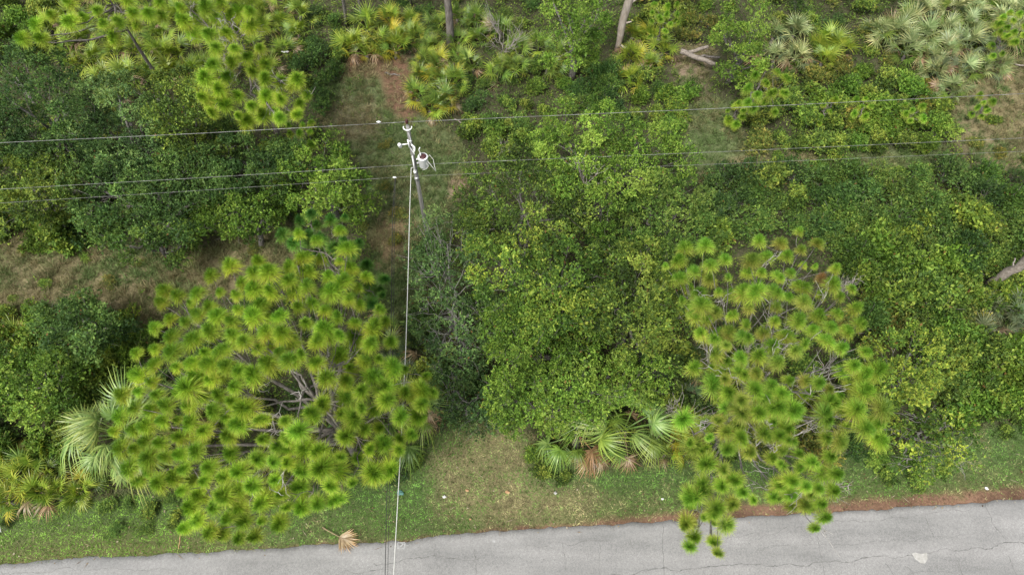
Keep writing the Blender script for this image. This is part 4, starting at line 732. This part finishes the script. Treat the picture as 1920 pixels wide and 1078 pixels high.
V, F = lathe([(0, 0), (.05, 0), (.085, .04), (.06, .09), (.09, .14), (.06, .19), (.09, .24), (.06, .29), (.085, .34), (.05, .4), (0, .4)], 12); R_ = np.array(Matrix.Rotation(.45, 3, 'X')); mb = MB(); mb.add(V@R_.T+pp(7.62, -.46, -.2), F); obj('fuse_cutout', mb.mesh('fuse_cutout', M_white, True), root)
mb = MB(); mb.tube([pp(7.75, .05, -.18), pp(7.6, .2, -.22), pp(7.35, .17, -.2), pp(7.2, .1, -.2)], .035, 6); mb.tube([pp(7.7, .12, -.2), pp(7.1, .12, -.22)], .022, 4); mb.tube([pp(7.55, -.02, -.2), pp(7.2, .1, -.22)], .022, 4); obj('lightning_arrester', mb.mesh('lightning_arrester', M_white, True), root)
tx = pp(6.15, .48, -.1)
tank = obj('transformer', (lambda m: (m.add(*lathe([(0, 0), (.27, 0), (.3, .03), (.3, .78), (.315, .8), (.315, .84), (.24, .86), (.001, .861)], 20)), m.mesh('transformer', M_white, True))[1])(MB()), root, tx.tolist(), None, .78)
obj('lid', (lambda m: (m.add(*lathe([(.25, .862), (.21, .9), (.1, .93), (0.001, .935)], 20)), m.mesh('lid', M_lid, True))[1])(MB()), tank)
mb = MB()
for x_, y_, z_ in ((-.12, .03, .9), (-.2, -.15, .82)):
    V, F = lathe([(.03, 0), (.06, .02), (.04, .06), (.06, .1), (.04, .14), (.055, .18), (.03, .24), (.001, .25)], 10); mb.add(V+np.array([x_, y_, z_]), F)
mb.tube([(-.12, .03, 1.12), (-.18, .1, 1.35), (-.1, .2, 1.45)], .028, 6); obj('bushing', mb.mesh('bushing', M_white, True), tank)
mb = MB(); mb.box((-.36, 0, .6), (.14, .12, .06)); mb.box((-.36, 0, .25), (.14, .12, .06)); obj('mounting_lug', mb.mesh('mounting_lug', M_metal), tank)
mb = MB(); jn = np.array([.75, -.35, -.15]); mb.tube([(.28, 0, .7), (.42, .12, .85), (.62, .05, .5), (.66, -.12, .2), jn], .02, 6); mb.tube([(.28, -.12, .55), (.45, -.2, .3), jn], .022, 6); mb.tube([(.2, -.22, .5), (.32, -.3, .3), (.2, -.35, .1), (-.1, -.3, -.1)], .02, 6); obj('lead_wire', mb.mesh('lead_wire', M_drop, True), tank)
mb = MB(); mb.tube([pp(6.9, .0, -.16), pp(6.3, .0, -.17), pp(5.75, 0, -.2)], .03, 6); mb.box(pp(5.75, 0, -.16), (.12, .14, .16)); obj('service_bracket', mb.mesh('service_bracket', M_white), root)
mb = MB(); mb.tube([pp(z, .13*math.cos(.6), -.14) for z in np.linspace(.1, 5.6, 8)], .012, 4); obj('ground_wire', mb.mesh('ground_wire', M_metal), root)
mb = MB(); mb.box(pp(5.2, 0, -.15), (.16, .1, .16)); obj('cable_clamp', mb.mesh('cable_clamp', M_metal), root)

# wires
def wire(name, pts, r, mat, label, sag=.0):
    pts = np.array(pts, float); out_ = []
    for a_, b_ in zip(pts[:-1], pts[1:]):
        t = np.linspace(0, 1, 26)[:, None]; q = a_+(b_-a_)*t; q[:, 2] -= (sag*4*(t*(1-t)))[:, 0]; out_.append(q if not out_ else q[1:])
    q = np.vstack(out_); c = q.mean(0); mb = MB(); mb.tube(q-c, r, 6); return tag(obj(name, mb.mesh(name, mat, True), None, c.tolist()), label, 'cable')
def ext(a_, b_, s): return b_+(b_-a_)*s
def line(name, left, right, at, h_, r, mat, label, drop):
    pm = bp_+pp(h_); pm = pm if at is None else at; L_ = P(left[0], left[1], h_-drop); R_ = P(right[0], right[1], h_-drop)
    wire(name, [ext(pm, L_, .5), L_, (L_+pm)/2+np.array([0, 0, -drop*.15]), pm, (R_+pm)/2+np.array([0, 0, -drop*.15]), R_, ext(pm, R_, .4)], r, mat, label)
topm = P(762, 229, 9.05)
line('power_line', (0, 268), (1920, 176), topm, 9.05, .0105, M_wire, 'thin pale power line passing over the pole top, uppermost of the wires', .35)
line('power_line', (0, 355), (1920, 259), P(775, 309, 5.9), 5.9, .009, M_wire, 'middle wire meeting the pole beside the transformer', .25)
line('communication_cable', (0, 381), (1920, 284), P(783, 330, 5.15), 5.15, .0065, M_wire, 'lowest and faintest of the three wires crossing the picture', .2)
a0 = P(802, 309, 5.95); s0 = P(771, 315, 5.75); drop = [a0, P(790, 311, 5.8), s0]
for px, py, h_ in ((768, 400, 5.4), (765, 520, 5.15), (761, 650, 5.05), (752, 830, 5.1), (738, 1078, 5.4)): drop.append(P(px, py, h_))
drop.append(drop[-1]+(drop[-1]-drop[-2])*4+np.array([0, 0, -.4]))
wire('service_cable', drop, .017, M_drop, 'thick white twisted cable hanging from the pole down across the road')
d2 = [P(px, py, h_) for px, py, h_ in ((741, 334, 5.1), (736, 400, 4.8), (734, 570, 4.3), (730, 760, 4.2), (725, 940, 4.4), (722, 1078, 4.6))]; d2.append(d2[-1]+(d2[-1]-d2[-2])*4)
wire('telephone_cable', d2, .014, M_black, 'thin black cable dropping from the lowest wire, left of the white cable')
d3 = [q+np.array([.1, 0, .0]) for q in d2]; d3[0] = d2[0]+np.array([.02, 0, 0]); wire('telephone_cable', d3, .009, M_black, 'finer black cable running beside the thin black cable over the road')
for px, py, h_, lb in ((710, 229, 9.0, 'small white clip on the top wire left of the pole'), (740, 333, 5.12, 'small white clip on the lowest wire left of the pole')):
    c = P(px, py, h_); mb = MB(); mb.box((0, 0, 0), (.1, .07, .07)); mb.tube([(-.1, 0, 0), (.1, 0, 0)], .022); tag(obj('wire_clip', mb.mesh('wire_clip', M_white), None, c.tolist()), lb, 'wire clip')

# ------------------------------------------------------------------ small things on the verge
root = empty('fallen_frond', P(640, 1008, .05).tolist(), 'dry straw coloured palm frond lying at the road edge', 'palm frond', rz=-.45)
fb = fan_mesh(1.0, .9, 22, 1.0, .3, PC['straw'], .07, pw=.025, seed=77); V = np.vstack(fb.v); V[:, 0] -= 1.0; V[:, 2] = np.abs(V[:, 2])*.5+.04+.06*rng.random(len(V)); fb.v = [V]; Fa = np.vstack(fb.f); fb.f = [Fa]
ob = obj('blade', fb.mesh('blade', M_palm), root, None, (0, 0, 0), 1.0)
root = empty('yard_sign', P(5, 990, 0).tolist(), 'small tilted white sign board with black marks at the lower left edge', 'sign', rz=math.radians(-20))
mb = MB(); mb.box((0, 0, .55), (.62, .035, .46), M=Matrix.Rotation(-.55, 4, 'X')); obj('board', mb.mesh('board', solid('sign_white', (.62, .62, .64), (.72, .72, .72), 6, .6)), root)
mb = MB(); [mb.tube([(x_, 0, -.05), (x_, .02, .45)], .012, 4) for x_ in (-.25, .25)]; obj('stake', mb.mesh('stake', M_metal), root)
mb = MB()
for x_, z_, w_, h_ in ((-.2, .12, .1, .09), (-.03, .1, .12, .07), (.15, .13, .09, .1), (-.15, -.03, .09, .08), (.05, -.02, .08, .1), (.2, -.04, .07, .06), (-.2, -.15, .13, .06), (.02, -.15, .09, .07), (.17, -.16, .1, .05)):
    v = Matrix.Rotation(-.55, 3, 'X')@Vector((x_, -.0215, z_)); mb.box((v.x, v.y, v.z+.55), (w_, .004, h_), M=Matrix.Rotation(-.55, 4, 'X'))
obj('lettering', mb.mesh('lettering', M_black), root)
def scrap(px, py, s, mat, name, label, cat, h_=.08):
    n_ = 9; th = np.linspace(0, 2*np.pi, n_, endpoint=False); r = s*rng.uniform(.6, 1.1, n_); V = [[0, 0, s*.35]]+[[r[i]*math.cos(th[i]), r[i]*math.sin(th[i])*.75, rng.uniform(-.02, .25)*s] for i in range(n_)]+[[0, 0, -.02]]
    F = [[0, 1+i, 1+(i+1) % n_] for i in range(n_)]+[[n_+1, 1+(i+1) % n_, 1+i] for i in range(n_)]; m = bpy.data.meshes.new(name); m.from_pydata(V, [], F); m.materials.append(mat); tag(obj(name, m, None, P(px, py, h_).tolist()), label, cat)
scrap(833, 931, .11, M_litter, 'paper_scrap', 'bright white paper scrap on the verge right of the white cable', 'litter')
scrap(876, 919, .1, M_orange, 'dead_leaf', 'tan dead leaf on the straw coloured grass, left one of two', 'leaf')
scrap(951, 922, .12, M_orange, 'dead_leaf', 'large tan dead leaf on the straw coloured grass, right one of two', 'leaf')
scrap(1041, 924, .11, M_patch, 'dead_leaf', 'pale curled leaf beside the fresh bush on the verge', 'leaf')
scrap(882, 973, .07, M_orange, 'dead_leaf', 'tiny yellow leaf nearest the road edge', 'leaf')
scrap(750, 924, .2, M_teal, 'rag', 'faded teal rag under the white cable on the verge', 'litter', .06)
scrap(1242, 935, .07, M_litter, 'paper_scrap', 'tiny white scrap on the verge left of the scraggly pine', 'litter')
scrap(1850, 960-45, .1, M_litter, 'paper_scrap', 'white scrap on the pine straw at the right', 'litter')
scrap(536, 98, .2, M_litter, 'plastic_bag', 'white plastic bag in the dark bushes at upper left, larger piece', 'litter', .9)
scrap(529, 97, .09, M_litter, 'plastic_bag', 'white plastic scrap just left of the larger white bag', 'litter', .9)
scrap(460, 643, .19, M_litter, 'plastic_bag', 'white plastic bag caught in the open middle of the round pine', 'litter', 7.8)
scrap(1519, 123, .15, M_litter, 'paper_scrap', 'white scrap under the yellow-green palmettos between silver clumps', 'litter', .5)
scrap(1588, 78, .13, M_litter, 'paper_scrap', 'small white scrap at the right of the yellow-green palmettos', 'litter', .8)


def litter_bits():
    x, y, c, bare, d, s_, px, py, vis = pick_ground(16000); keep = (bare > .3) & (d < .25) & vis & (rng.random(len(x)) < np.where(d > -1.2, .9, .35)); x, y, d = x[keep], y[keep], d[keep]; n_ = len(x)
    b = np.stack([x, y, np.where(d > -.02, road_z(x, y)+.01, .07)], -1); th = rng.uniform(0, 6.283, n_); dr = np.stack([np.cos(th), np.sin(th), rng.uniform(-.05, .2, n_)], -1); stick = rng.random(n_) < .35
    ln = np.where(stick, rng.uniform(.15, .55, n_), rng.uniform(.05, .12, n_)); V, Fq = leaf_quads(b, dr, np.tile([0, 0, 1.], (n_, 1)), ln, np.where(stick, .022, ln*.6))
    col = pal(rng.random(n_), [(.05, .03, .02), (.13, .08, .045), (.24, .19, .12), (.34, .3, .22)]); return np_mesh('leaf_litter', V, Fq, M_grass, col)
tag(obj('leaf_litter', litter_bits()), 'dry leaves, needles and short sticks scattered over verge and clearings', 'leaf litter', kind='stuff')
